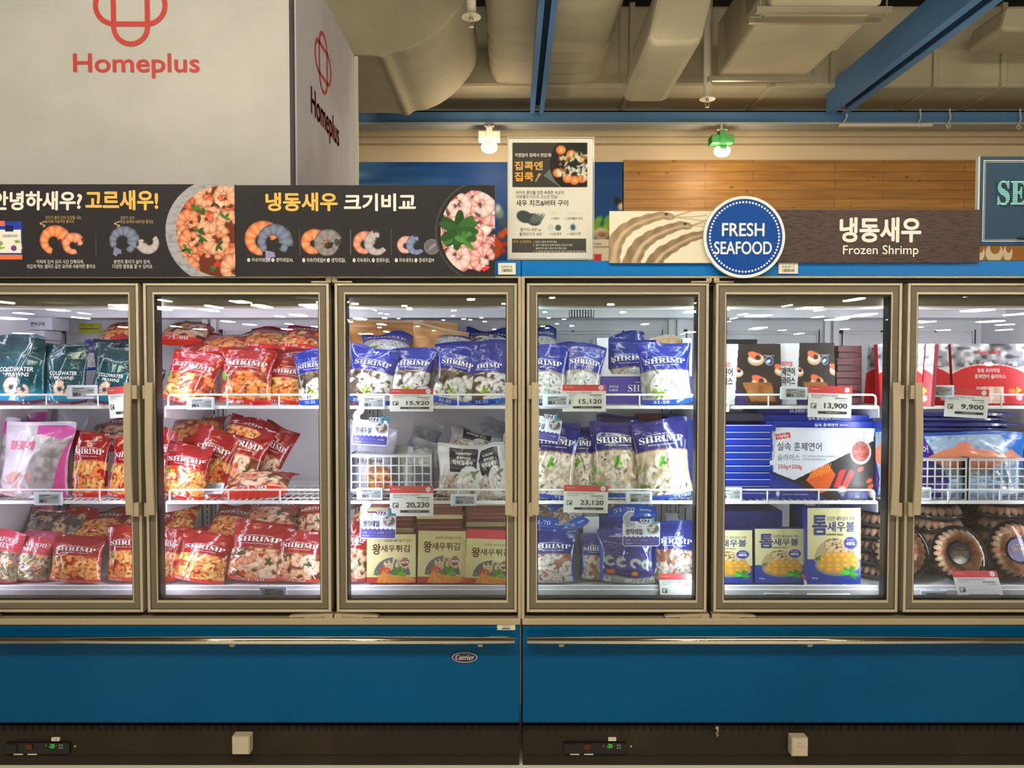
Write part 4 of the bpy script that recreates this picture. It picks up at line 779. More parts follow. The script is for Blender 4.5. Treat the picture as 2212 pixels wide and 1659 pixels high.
def cv_shrimpbag(head, band, pics, edge, hv=.60, seedn=26, r=.11, pic0=(120, 40, 25), greens=(), side=None, arc=.03, plate=None, pal=None, white_spec=True):
    def f(c):
        A = c.asp; c.c[:] = np.array(pic0, float) / 255; c.speck(.25, 14, 12)
        if plate: c.ell(A * plate[0], plate[1], plate[2], plate[2] * .9, plate[3]); c.ell(A * plate[0], plate[1], plate[2] * .93, plate[2] * .83, plate[4]); 
        pc = ((c.X - A * plate[0]) ** 2 + (c.Y - plate[1]) ** 2 < (plate[2] * .78) ** 2).astype(float) if plate else None
        c.heap(seedn, 0, A, .0, hv, r, pics, clip=pc, tail=edge, edge=.28, w=.62 if r < .12 else .5)
        for gx, gy, gr, gc in greens: c.leaf(A * gx, gy, gr, gc, 6)
        hl = hv + arc * ((c.X / A - .5) * 2) ** 2 * -1
        c.put(np.clip((c.Y - hl) / c.e, 0, 1), head); c.put(((np.abs(c.Y - hl) < .009)).astype(float), (165, 110, 70) if head[2] > 100 else (190, 120, 80), .7)
        if band: c.put(np.clip((band[1] - c.Y) / c.e, 0, 1), band[0])
        if side:
            s = np.clip((.055 + .05 * np.sin(c.Y * 5) - c.X) / c.e, 0, 1); c.put(np.maximum(s, np.clip((c.X - A + .04) / c.e, 0, 1)) * (c.Y < hl), side)
    return f
SH = dict(style='serif'); AR = dict(style='serif', arch=.22, res=3)
def heads(v0, size='MEDIUM', kr='생새우살', m=0): return [('PREMIUM QUALITY', (-.24, .24, v0 + .145, v0 + .165), m, dict(style='serif', arch=.9)), ('SHRIMP', (-.40, .40, v0 + .055, v0 + .135), m, AR), (kr + ' | ' + size, (-.26, .26, v0 + .012, v0 + .034), m, SH)]
CK = [((232, 120, 45), (250, 196, 120)), ((222, 92, 40), (246, 170, 100)), ((240, 150, 70), (252, 214, 150))]
CK2 = [((226, 150, 105), (248, 214, 180)), ((205, 110, 75), (240, 190, 150)), ((235, 180, 140), (250, 230, 205))]
WH = [((206, 210, 208), (242, 244, 240)), ((190, 192, 190), (232, 234, 230)), ((215, 205, 190), (245, 240, 230))]
BE = [((200, 182, 160), (240, 228, 210)), ((188, 168, 150), (232, 218, 200)), ((215, 200, 180), (245, 236, 222))]
RW = [((190, 176, 172), (228, 220, 216)), ((206, 180, 168), (236, 216, 206)), ((176, 160, 155), (220, 206, 200))]
RED, DRED, BLU, IND, CBL = (150, 26, 28), (208, 40, 34), (38, 50, 140), (48, 46, 118), (20, 78, 186)
BT = {
 'red_small': bag_template('red_shrimp_bag', .22, .29, .075, cv_shrimpbag(RED, ((214, 42, 30), .075), CK, (205, 50, 25), .56, 34, .10, (176, 44, 20), [(.15, .5, .06, (120, 130, 40))]), heads(.60, 'SMALL', '자숙새우살') + [('100-200', (-.42, -.1, .015, .055), 0, SH)], (3, 14, 25), (138, 24, 26), m_film),
 'red_large': bag_template('red_shrimp_bag', .22, .29, .07, cv_shrimpbag(RED, ((218, 40, 32), .085), CK, (200, 45, 30), .57, 15, .155, (150, 60, 40), [(.08, .5, .09, (96, 140, 40)), (.9, .2, .06, (205, 190, 150))], plate=None), heads(.62, 'LARGE', '자숙칵테일') + [('31-50', (-.3, .0, .018, .06), 0, SH)], (5, 16, 27), (138, 24, 26), m_film),
 'red_medium': bag_template('red_shrimp_bag', .22, .29, .08, cv_shrimpbag(RED, ((214, 52, 36), .06), CK2, (190, 60, 40), .55, 14, .16, (112, 58, 38), [(.2, .45, .07, (92, 84, 50)), (.75, .33, .07, (70, 80, 40))]), heads(.60, 'MEDIUM', '자숙새우') + [('71-90', (-.2, .2, .01, .05), 0, SH)], (7, 18, 29), (138, 24, 26), m_film),
 'blue_large': bag_template('blue_shrimp_bag', .22, .29, .075, cv_shrimpbag(BLU, ((24, 80, 190), .08), WH, None, .55, 46, .085, (170, 170, 165), [(.3, .18, .09, (120, 170, 40))], side=None, plate=(.56, .27, .33, (150, 148, 145), (205, 205, 200))), heads(.60, 'LARGE') + [('31-50', (-.3, .0, .018, .06), 0, SH)], (9, 20, 31), (40, 48, 138), m_film),
 'blue_xl': bag_template('blue_shrimp_bag', .22, .29, .075, cv_shrimpbag(BLU, ((22, 84, 200), .09), WH, None, .58, 15, .15, (92, 78, 66), [(.42, .26, .08, (130, 160, 30)), (.5, .22, .06, (150, 170, 50))]), heads(.62, 'EXTRA LARGE', '생칵테일새우살') + [('21-25', (-.3, .0, .018, .065), 0, SH)], (11, 22, 33), (40, 48, 138), m_film),
 'blue_medium': bag_template('blue_shrimp_bag', .24, .30, .085, cv_shrimpbag(IND, ((28, 76, 178), .06), BE, None, .62, 22, .13, (196, 178, 150), [(.47, .47, .075, (96, 172, 46)), (.08, .10, .09, (104, 160, 60)), (.04, .36, .07, (150, 175, 100))]), heads(.66) + [('71-90', (.1, .42, .008, .045), 0, SH)], (13, 24, 35), (48, 46, 120), m_film),
 'blue_cocktail': bag_template('blue_shrimp_bag', .22, .29, .08, cv_shrimpbag((30, 46, 135), None, RW, (190, 120, 95), .54, 20, .125, (150, 105, 90), [(.15, .12, .05, (110, 120, 60))], side=(22, 70, 170)), heads(.58, 'LARGE', '생칵테일새우살'), (15, 26, 37), (26, 56, 150), m_film),
}
def cv_band(col, w=.5):
    def f(c): cv_shrimpbag((20, 84, 190), ((24, 92, 205), .3), RW, None, .8, 16, .13, (150, 120, 105))(c)
    return f
BT['blue_band'] = bag_template('blue_shrimp_bag', .22, .20, .07, cv_band(None), [('51-70', (-.35, .05, .10, .2), 0, SH), ('800g', (.15, .38, .1, .16), 0, SH)], (17, 28), (24, 80, 190), m_film)
def cv_plain(c):
    A = c.asp; c.c[:] = np.array((52, 50, 128)) / 255.; c.put(np.clip((.13 - c.Y + .02 * np.sin(c.X * 9)) / c.e, 0, 1), (150, 150, 150)); c.heap(14, 0, A, 0, .08, .06, WH)
    for i, x in enumerate((.18, .40, .65, .86)): c.shrimp(A * x, .40 - .015 * i, .105, (80, 70, 20, 10)[i], (150, 160, 168), (190, 198, 202), 250, .40, seg=6)
    c.rect(A * .1, A * .26, .17, .26, (196, 70, 40)); c.ell(A * .18, .21, .04, .03, (226, 120, 60)); c.ell(A * .62, .19, .06, .05, (176, 80, 40)); c.ell(A * .62, .19, .045, .035, (214, 140, 80)); c.put(np.clip((.05 - c.X) / c.e, 0, 1) * (c.Y < .8), (30, 84, 186))
BT['indigo_back'] = bag_template('indigo_shrimp_bag', .235, .285, .08, cv_plain, [('PREMIUM QUALITY', (-.3, .3, .84, .865), 0, SH)], (19,), (52, 50, 128), m_film)
def cv_teal(c):
    A = c.asp; c.c[:] = (np.array((14, 72, 78)) / 255.)[None, None] * (1 - .35 * smooth(.5, 1, c.Y)[..., None]) + np.array((0, 60, 90)) / 255. * (1 - smooth(.0, .4, c.Y))[..., None]
    c.speck(.12, 8, 6); c.put(np.clip(1 - np.abs(c.Y - .12) / .07, 0, 1), (60, 150, 205), .5); c.rect(0, A, 0, .05, (110, 40, 60)); c.shrimp(A * .42, .25, .13, 40, (226, 176, 150), (245, 222, 204), 300, .5); c.shrimp(A * .66, .2, .10, 190, (222, 160, 140), (240, 212, 196), 260, .5)
    c.put(np.clip(1 - np.abs(c.Y - .74) / .02, 0, 1), (150, 150, 60), .25)
BT['teal'] = bag_template('teal_prawn_bag', .22, .27, .07, cv_teal, [('COLDWATER', (-.34, .34, .47, .53), 0, dict(bold=.03, shear=.15)), ('PRAWNS', (-.2, .26, .395, .45), 0, dict(bold=.03, shear=.15))], (41, 52, 63), (16, 60, 62), m_film)
def cv_white(c):
    A = c.asp; c.c[:] = np.array((205, 208, 208)) / 255.; c.speck(.12, 9, 7); c.rect(A * .24, A * .8, .46, .93, (44, 38, 52)); c.put(np.clip((.40 - c.Y) / c.e, 0, 1), (190, 180, 168)); c.heap(9, 0, A * .5, .05, .3, .15, [((176, 160, 145), (208, 196, 182))])
    c.ell(A * .66, .28, .27, .31, (214, 214, 210)); c.shrimp(A * .66, .26, .18, 60, (196, 188, 178), (235, 232, 226), 280, .42); c.ell(A * .72, .1, .05, .04, (150, 110, 50), soft=2); c.leaf(A * .78, .46, .1, (110, 130, 70), 4)
BT['white'] = bag_template('white_shrimp_bag', .22, .21, .07, cv_white, [('BLACK TIGER', (-.16, .2, .87, .905), 7, SH), ('SHRIMP', (-.14, .18, .80, .85), 0, SH), ('블랙타이거', (-.12, .16, .71, .77), 0, dict(bold=.02)), ('칵테일새우', (-.2, .22, .60, .69), 0, dict(bold=.035))], (43, 54, 65), (206, 208, 210), m_soft)
def cv_white2(c):
    A = c.asp; c.c[:] = np.array((190, 190, 204)) / 255.; c.speck(.08, 9, 7); c.ell(A * .72, .25, .22, .2, (190, 100, 60), soft=3); c.heap(6, A * .55, A * .9, .12, .36, .09, CK); c.leaf(A * .62, .45, .1, (130, 140, 90), 5); c.leaf(A * .52, .25, .06, (170, 170, 60), 4)
BT['white_leg'] = bag_template('white_shrimp_bag', .23, .30, .07, cv_white2, [('WHITELEG', (-.26, .24, .60, .635), 7, SH), ('SHRIMP', (-.26, .24, .56, .595), 7, SH), ('흰다리새우', (-.26, .3, .47, .525), 6, dict(bold=.02))], (45,), (196, 196, 210), m_soft)
def cv_crab(c):
    A = c.asp; c.c[:] = np.array((192, 186, 194)) / 255.; c.speck(.1, 9, 7); c.put(np.clip((c.X - A * .56 + .12 * np.sin(c.Y * 5)) / c.e, 0, 1) * (c.Y < .8), (150, 142, 142)); c.speck(.3, 16, 14, (c.X > A * .56) * (c.Y < .8)); c.poly([(A * .5, 1), (A, 1), (A, .86), (A * .86, .78), (A * .48, .84)], (200, 78, 160)); c.poly([(A, .9), (A, .0), (A * .8, 0), (A * .9, .5)], (196, 70, 140))
    for i in range(34): c.ell(c.rng.uniform(0, A * .6), c.rng.uniform(0, .32), .05, .018, (150 + c.rng.integers(0, 70), 130, 120), c.rng.uniform(0, 180), .7, soft=2)
BT['crab'] = bag_template('blue_crab_bag', .27, .31, .07, cv_crab, [('절꽃게', (-.40, -.02, .62, .74), 3, dict(bold=.02, shear=.1))], (47, 58), (214, 206, 216), m_soft)
def cv_pinkmix(c):
    A = c.asp; cv_shrimpbag((198, 62, 86), ((206, 60, 84), .03), [((214, 190, 160), (240, 226, 204)), ((230, 140, 90), (246, 200, 160)), ((120, 120, 80), (170, 170, 120)), ((120, 90, 80), (180, 150, 130))], None, .62, 40, .085, (140, 110, 90), [(.5, .42, .08, (110, 130, 60))])(c)
BT['mix'] = bag_template('pink_seafood_bag', .22, .25, .075, cv_pinkmix, [('SEAFOOD', (-.36, .36, .78, .87), 0, AR), ('MIX', (-.2, .2, .67, .76), 0, AR)], (49, 60), (190, 60, 84), m_film)
def cv_clam(c):
    cv_shrimpbag((196, 92, 124), ((206, 92, 130), .32), [((170, 160, 150), (222, 216, 206)), ((120, 110, 104), (190, 180, 170)), ((200, 150, 90), (226, 190, 140))], None, .96, 30, .1, (110, 96, 90))(c)
BT['clam'] = bag_template('pink_clam_bag', .26, .22, .06, cv_clam, [], (51,), (196, 92, 124), m_film)
def cv_amber(c):
    c.c[:] = np.array((206, 150, 84)) / 255.; c.speck(.25, 5, 5); c.put(np.clip(1 - np.abs(c.Y - .86) / .08, 0, 1), (226, 196, 160), .5)
BT['amber'] = bag_template('amber_bag', .40, .24, .10, cv_amber, [], (53, 64), (206, 176, 140), m_soft, wr=.008)
def cv_greybag(c): c.c[:] = np.array((178, 184, 188)) / 255.; c.speck(.22, 8, 8); c.put(np.clip((c.Y - .8) / c.e, 0, 1), (196, 202, 206))
BT['grey'] = bag_template('pale_pouch', .22, .2, .06, cv_greybag, [], (55, 66), (200, 205, 208), m_soft)
def cv_fishbag(c):
    A = c.asp; c.c[:] = np.array((150, 178, 205)) / 255.
    for i in range(260): c.ell(c.rng.uniform(0, A), c.rng.uniform(0, 1), c.rng.uniform(.02, .05), c.rng.uniform(.012, .025), [(205, 222, 235), (110, 150, 196), (172, 196, 216), (84, 128, 184)][c.rng.integers(4)], c.rng.uniform(-40, 40), .8, soft=1.5)
    c.poly([(A * .8, 1), (A, 1), (A, .35), (A * .93, .55)], (12, 104, 196)); c.poly([(0, 1), (A * .20, 1), (A * .36, .25), (A * .30, 0), (0, 0)], (62, 36, 140))
    pts = [(.20, .60), (.28, .68), (.37, .74), (.44, .76), (.48, .84), (.56, .84), (.60, .75), (.70, .72), (.78, .70), (.83, .66), (.90, .74), (1.0, .60), (.93, .55), (.86, .58), (.80, .52), (.70, .42), (.58, .40), (.45, .43), (.34, .49), (.26, .54)]
    c.poly([(A * x, y) for x, y in pts], (226, 138, 106)); c.poly([(A * x, .6 + (y - .6) * .5) for x, y in pts[1:9] + pts[14:]], (232, 150, 116), .6)
BT['fish'] = bag_template('salmon_bag', .52, .27, .05, cv_fishbag, [('훈제연어', (-.48, -.28, .66, .78), 0, dict(rot=8, shear=.2)), ('Dongwon', (.33, .46, .87, .91), 0, dict(rot=10))], (57,), (40, 90, 180), m_film, nres=(150, 80), wr=.003)
def cv_fishback(c): c.c[:] = np.array((48, 60, 130)) / 255.; c.speck(.35, 10, 4); c.put(np.clip(vnoise(c.h, c.w, 12, 5, c.rng) * 2.4 - 1.2, 0, 1), (120, 140, 190), .6); c.put(np.clip(vnoise(c.h, c.w, 9, 4, c.rng) * 2.6 - 1.6, 0, 1), (150, 40, 90), .6)
BT['fishflat'] = bag_template('salmon_bag', .46, .26, .035, cv_fishback, [], (59, 70), (56, 60, 130), m_film, wr=.003)
_cnt = {}
def bag(kind, x0, x1, yt, shelf, yd, label, group, lean=10, roll=0, yaw=0, yb=None, hm=None, var=None, ds=1, z=None):
    T = BT[kind]; zb = {1: Z1, 2: Z2, 3: DECK, 0: None}[shelf]; cx = (x0 + x1) / 2
    if yb is not None: zb = PZ(yb, yd)
    if z is not None: zb = z
    k = _cnt[kind] = _cnt.get(kind, -1) + 1; v = T['v'][(k if var is None else var) % len(T['v'])]
    h = hm if hm else (PZ(yt, yd + .03) - zb) / math.cos(R(lean)) / max(math.cos(R(roll)), .5); w = (x1 - x0) / S(yd) * (math.cos(R(roll)) if abs(roll) < 40 else 1) * (1 if abs(roll) < 4 else .93)
    o = place(T['name'], v[0]); o.location = (PX(cx, yd), yd, zb + .001); o.rotation_euler = (R(-lean), R(roll), R(yaw)); o.scale = (w / T['w'], (w / T['w']) * ds * .95, h / T['h'])
    props(o, label, 'bag', group)
    for me, nm in ((v[1], 'lettering'), (v[2], 'top_seal')):
        if me: place(nm, me, o)
    return o
# ------------------------------------------------------------------ boxes
def box_t(name, w, h, d, cvf, texts, side, res=(80, 90), inks=None):
    cv = Cv(res[0], res[1], w / h, (128, 128, 128), len(name) + res[0]); cvf(cv)
    X, Z = np.meshgrid(np.linspace(-w / 2, w / 2, res[0]), np.linspace(0, h, res[1])); me = grid('front', np.stack([X, np.full_like(X, -.0006), Z], -1), cv.c, [m_card], False)
    mb = MB()
    for tx in texts: s, (u0, u1, v0, v1), m = tx[:3]; write(mb, s, ((u0 - .5) * w, (u1 - .5) * w, v0 * h, v1 * h), -.0014, m, **(tx[3] if len(tx) > 3 else {}))
    return dict(name=name, w=w, h=h, body=MB().box(-w / 2, w / 2, 0, d, 0, h).mesh(name, [side]), front=me, let=mb.mesh('lettering', LET) if mb.v else None)
def boxed(T, x0, x1, yt, shelf, yd, label, group, lean=4, roll=0, yaw=0, yb=None, z=None, h=None):
    zb = {1: Z1, 2: Z2, 3: DECK, 0: None}[shelf] if yb is None else PZ(yb, yd)
    if z is not None: zb = z
    w = (x1 - x0) / S(yd); hh = h or (PZ(yt, yd + .02) - zb) / math.cos(R(lean)); cx = PX((x0 + x1) / 2, yd)
    o = place(T['name'], T['body'], None, .0015); o.location = (cx, yd, zb + .001); o.rotation_euler = (R(-lean), R(roll), R(yaw)); o.scale = (w / T['w'], 1, hh / T['h']); props(o, label, 'box', group)
    place('printed_front', T['front'], o)
    if T['let']: place('lettering', T['let'], o)
    return o
c_yel, c_navy, c_mar, c_wht, c_redb = mat('yellow_card', fz(206, 200, 150), .5), mat('navy_card', fz(34, 48, 130), .4), mat('maroon_card', fz(120, 44, 48), .5), mat('white_card', fz(205, 205, 210), .5), mat('red_card', fz(176, 24, 34), .4)
c_royal, c_black, c_edge = mat('royal_blue_card', fz(13, 46, 150), .3), mat('black_card', fz(40, 36, 38), .5), mat('pale_card_edge', fz(180, 180, 195), .5)
def cv_prawnbox(c):
    A = c.asp; c.c[:] = np.array((212, 204, 148)) / 255.; c.put(np.clip(vnoise(c.h, c.w, 8, 6, c.rng) * 2 - 1.2, 0, 1), (190, 176, 110), .5); c.rect(0, A, 0, .115, (176, 52, 40)); cl = (((c.X - A * .52) / (A * .37)) ** 2 + ((c.Y - .16) / .36) ** 2 < 1) * (c.Y > .16)
    c.put(cl.astype(float), (90, 92, 100)); c.heap(16, A * .2, A * .85, .25, .5, .07, [((196, 168, 120), (226, 206, 168))], clip=cl.astype(float)); c.leaf(A * .66, .2, .13, (96, 160, 40), 12); c.leaf(A * .2, .2, .05, (80, 140, 40), 5)
    for i, (x, a) in enumerate(((.28, 70), (.36, 95), (.44, 118), (.52, 135), (.62, 150), (.74, 160), (.84, 168))): c.ell(A * x, .08, .16, .05, (214, 126 + 8 * (i % 3), 50), a, soft=2); c.ell(A * x, .10, .12, .018, (236, 170, 90), a, .7, soft=2)
    for x, y in ((.30, .26), (.38, .29), (.45, .27)): c.poly([(A * x, y - .09), (A * x - .05, y + .05), (A * x + .01, y + .02), (A * x + .05, y + .06)], (206, 60, 30))
    c.ell(A * .78, .43, .085, .085, (128, 34, 38))
T_PRAWN = box_t('fried_prawn_box', .22, .23, .055, cv_prawnbox, [('싱싱한 새우살이 가득', (.36, .9, .84, .90), 6, dict(shear=.1)), ('왕', (.12, .28, .585, .80), 6, dict(bold=.03)), ('새우튀김', (.29, .87, .635, .78), 6, dict(bold=.02)), ('40%', (.70, .86, .395, .45), 0, dict(bold=.03)), ('새우함량', (.71, .85, .465, .49), 0)], c_mar)
def cv_ball(c):
    A = c.asp; c.c[:] = np.array((212, 208, 158)) / 255.; c.put(np.clip(vnoise(c.h, c.w, 9, 7, c.rng) * 2 - 1.2, 0, 1), (186, 176, 120), .5); c.rect(0, A, 0, .33, (30, 58, 158)); cl = (((c.X - A * .52) / (A * .39)) ** 2 + ((c.Y - .33) / .27) ** 2 < 1) * (c.Y > .30)
    c.put(cl.astype(float), (186, 160, 120)); c.heap(12, A * .2, A * .85, .36, .55, .09, [((196, 160, 110), (226, 206, 164))], clip=cl.astype(float)); c.ell(A * .56, .25, A * .42, .145, (126, 136, 142)); c.ell(A * .56, .265, A * .39, .12, (150, 158, 160))
    for r_, (y, n, x0, x1) in enumerate(((.37, 4, .4, .8), (.31, 5, .28, .88), (.23, 5, .28, .88), (.185, 3, .42, .76))):
        for i in range(n): x = x0 + (x1 - x0) * i / (n - 1); c.ell(A * x, y, .055, .05, (206, 146, 36), soft=1.5); c.ell(A * x - .01, y + .012, .03, .024, (232, 184, 78), a=.8, soft=3)
    c.leaf(A * .8, .14, .1, (60, 170, 60), 7); c.leaf(A * .2, .35, .045, (60, 130, 50), 4); c.ell(A * .81, .54, .08 * 1.05, .08, (40, 52, 160))
T_BALL = box_t('shrimp_ball_box', .22, .33, .06, cv_ball, [('싱싱한 새우살이 가득', (.36, .88, .83, .89), 2, dict(shear=.1)), ('톰', (.1, .36, .65, .90), 2, dict(bold=.03)), ('새우볼', (.38, .88, .69, .82), 2, dict(bold=.02)), ('SHRIMP BALL', (.35, .68, .638, .663), 4, dict(bold=.02)), ('48%', (.72, .89, .51, .555), 0, dict(bold=.03)), ('새우함량', (.73, .88, .57, .59), 0), ('800g', (.08, .19, .062, .085), 0, dict(bold=.03))], c_navy, (80, 110))
def cv_salmon(c):
    A = c.asp; c.c[:] = np.array((44, 38, 38)) / 255.; c.poly([(0, 0), (A * .52, 0), (A * .2, .24), (0, .36)], (34, 50, 136)); c.poly([(0, 1), (A, 1), (A * .98, .82), (A * .23, .26), (0, .39)], (206, 212, 224))
    c.ell(A * .86, .66, .16, .17, (226, 226, 228)); c.ell(A * .86, .67, .14, .145, (150, 58, 40)); c.speck(.25, 30, 40, (((c.X - A * .86) / .14) ** 2 + ((c.Y - .67) / .145) ** 2 < 1).astype(float))
    m = np.zeros_like(c.X); c.poly([(A * .34, .26), (A * .42, .40), (A * .55, .50), (A * .62, .34), (A * .55, .12), (A * .48, .08)], (206, 92, 32))
    for i in range(9): c.poly([(A * (.36 + i * .024), .28 + i * .012), (A * (.40 + i * .022), .42 + i * .01), (A * (.405 + i * .022), .415 + i * .01), (A * (.367 + i * .024), .27 + i * .012)], (238, 150, 70))
    c.poly([(A * .60, .16), (A * .66, .40), (A * .72, .42), (A * .66, .16)], (205, 50, 48)); c.poly([(A * .67, .16), (A * .76, .42), (A * .80, .38), (A * .73, .16)], (214, 64, 56)); c.ell(A * .68, .13, .07, .05, (205, 200, 195), soft=3)
    for x, y in ((.86, .42), (.94, .26), (.95, .18), (.95, .11)): c.ell(A * x, y, .05, .03, (214, 84, 46), 30, soft=1.5)
    c.poly([(A * .05, .90), (A * .19, .93), (A * .20, .85), (A * .06, .82)], (196, 60, 66))
    for i, x in enumerate((.665, .735, .80, .87)): c.rect(A * x, A * x + .075, .02, .10, (50, 70, 170))
    c.ell(A * .965, .07, .05, .05, (210, 214, 226)); c.ell(A * .075, .07, .03, .035, (205, 210, 226)); c.rect(A * .07, A * .08, .015, .06, (205, 210, 226))
    for i, q in enumerate(((170, 40, 50), (40, 50, 90), (170, 40, 50))): c.rect(A * .90, A * .905, .88 - i * .05, .91 - i * .05, q)
T_SALMON = box_t('smoked_salmon_box', .46, .28, .03, cv_salmon, [('나눠먹는', (.07, .18, .845, .90), 0, dict(rot=4, bold=.02)), ('실속 훈제연어', (.07, .49, .67, .79), 4), ('슬라이스', (.07, .285, .53, .62), 7), ('맑고 깨끗함이 살아있는 노르웨이산', (.31, .63, .58, .61), 7), ('연어만을 엄선하였습니다', (.31, .53, .535, .565), 7), ('250g+250g', (.075, .305, .40, .475), 5), ('SEAFOOD', (.775, .93, .805, .838), 7), ('FROM', (.824, .904, .797, .833), 7, dict(rot=90)), ('NORWAY', (.825, .955, .852, .888), 7, dict(rot=90)), ('(주)실속수산 노르웨이수산물위원회', (.12, .36, .045, .07), 0), ('연어', (.67, .70, .05, .08), 0), ('500g', (.805, .84, .03, .05), 0)], c_royal, (150, 90))
def cv_slice(c):
    A = c.asp; c.c[:] = np.array((46, 40, 40)) / 255.; c.speck(.06, 6, 6)
    for x, y, s in ((.66, .74, 1), (.70, .36, .95), (1.0, .55, .8), (.40, .52, .7)):
        c.ell(A * x, y, .15 * s, .10 * s, (196, 160, 126)); c.ell(A * x, y + .02, .12 * s, .07 * s, (226, 222, 214)); c.ell(A * x - .02, y + .06, .13 * s, .06 * s, (220, 106, 66), -20); c.ell(A * x + .03, y + .03, .05 * s, .04 * s, (40, 50, 60))
    c.ell(A * .84, .72, .085, .085, (24, 34, 74)); c.ell(A * .84, .72, .075, .075, (206, 214, 224)); c.ell(A * .84, .72, .066, .066, (28, 38, 80)); c.ell(A * .83, .71, .045, .028, (190, 205, 215), 30)
    c.poly([(A * .46, .37), (A * .86, .37), (A * .92, .05), (A * .58, .05)], (150, 96, 50)); c.speck(.15, 14, 14, ((c.X > A * .46) & (c.Y < .37) & (c.X < A * .88)).astype(float)); c.poly([(A * .38, 0), (A * .52, 0), (A * .38, .32)], (54, 40, 110))
    c.poly([(0, 0), (A * .35, 0), (A * .42, 1), (0, 1)], (206, 210, 218)); c.poly([(A * .02, .80), (A * .14, .85), (A * .22, .81), (A * .3, .87), (A * .39, .80), (A * .3, .82), (A * .22, .79), (A * .12, .82)], (226, 196, 186), .8)
T_SLICE = box_t('smoked_salmon_box', .30, .23, .05, cv_slice, [('프리미엄', (.05, .29, .62, .70), 5, dict(bold=.02)), ('훈제연어', (.05, .33, .47, .60), 4, dict(bold=.025)), ('슬라이스', (.05, .33, .32, .45), 4, dict(bold=.025)), ('맑고 깨끗한 노르웨이 연어', (.08, .31, .26, .285), 7), ('PREMIUM SALMON', (.77, .91, .795, .81), 0)], c_black, (110, 90))
def cv_redbox(c):
    A = c.asp; c.c[:] = np.array((150, 150, 160)) / 255.; c.put(np.clip(vnoise(c.h, c.w, 12, 14, c.rng) * 2.4 - .9, 0, 1) * (c.Y > .5), (226, 226, 232)); c.put(np.clip(vnoise(c.h, c.w, 14, 9, c.rng) * 2.8 - 1.5, 0, 1) * (c.Y > .6), (54, 48, 56))
    for i in range(9): c.poly([(A * (.05 + i * .11), .64), (A * (.09 + i * .11), .71 + .02 * (i % 3)), (A * (.13 + i * .11), .64)], [(96, 92, 104), (200, 200, 206), (140, 130, 140)][i % 3])
    d = (c.Y < .66 - .9 * np.abs(c.X / A - .5) ** 2.6); c.put(d.astype(float), (205, 24, 36)); c.put(((np.abs(c.Y - (.66 - .9 * np.abs(c.X / A - .5) ** 2.6)) < .008)).astype(float), (236, 200, 196)); c.rect(A * .32, A * .68, .03, .30, (222, 190, 176)); c.speck(.3, 8, 30, ((c.X > A * .32) & (c.X < A * .68) & (c.Y < .3)).astype(float)); c.ell(A * .5, .665, A * .07, .035, (236, 238, 240)); c.ell(A * .80, .20, .075, .07, (222, 96, 36)); c.ell(A * .80, .23, .06, .035, (236, 130, 60)); c.poly([(A * .86, .30), (A * .93, .24), (A * .86, .18)], (236, 196, 50)); c.ell(A * .89, .12, .055, .05, (222, 206, 214)); c.rect(0, A, 0, .02, (150, 16, 26))
T_RED = box_t('smoked_salmon_box', .30, .235, .035, cv_redbox, [('Norway', (.32, .68, .78, .93), 5, dict(style='script', rot=6)), ('동원 프리미엄', (.34, .64, .53, .595), 0, dict(bold=.015)), ('훈제연어 슬라이스', (.30, .72, .43, .50), 0, dict(bold=.015))], c_redb, (110, 90))
def plain(name, x0, x1, yt, yb, yd, depth, m, label, group, cat='box', texts=(), roll=0, yaw=0, zoff=0, bev=.0015):
    a = P(x0, yb, yd); b = P(x1, yt, yd); w, h = b.x - a.x, b.z - a.z; o = MB().box(-w / 2, w / 2, 0, depth, 0, h).build(name, m, None, bevel=bev, loc=((a.x + b.x) / 2, yd, a.z + zoff)); o.rotation_euler = (0, R(roll), R(yaw)); props(o, label, cat, group)
    mb = MB()
    for s, (u0, u1, v0, v1), k, *kw in texts: write(mb, s, ((u0 - .5) * w, (u1 - .5) * w, v0 * h, v1 * h), -.001, k, **(kw[0] if kw else {}))
    if mb.v: mb.build('lettering', LET, o)
    return o
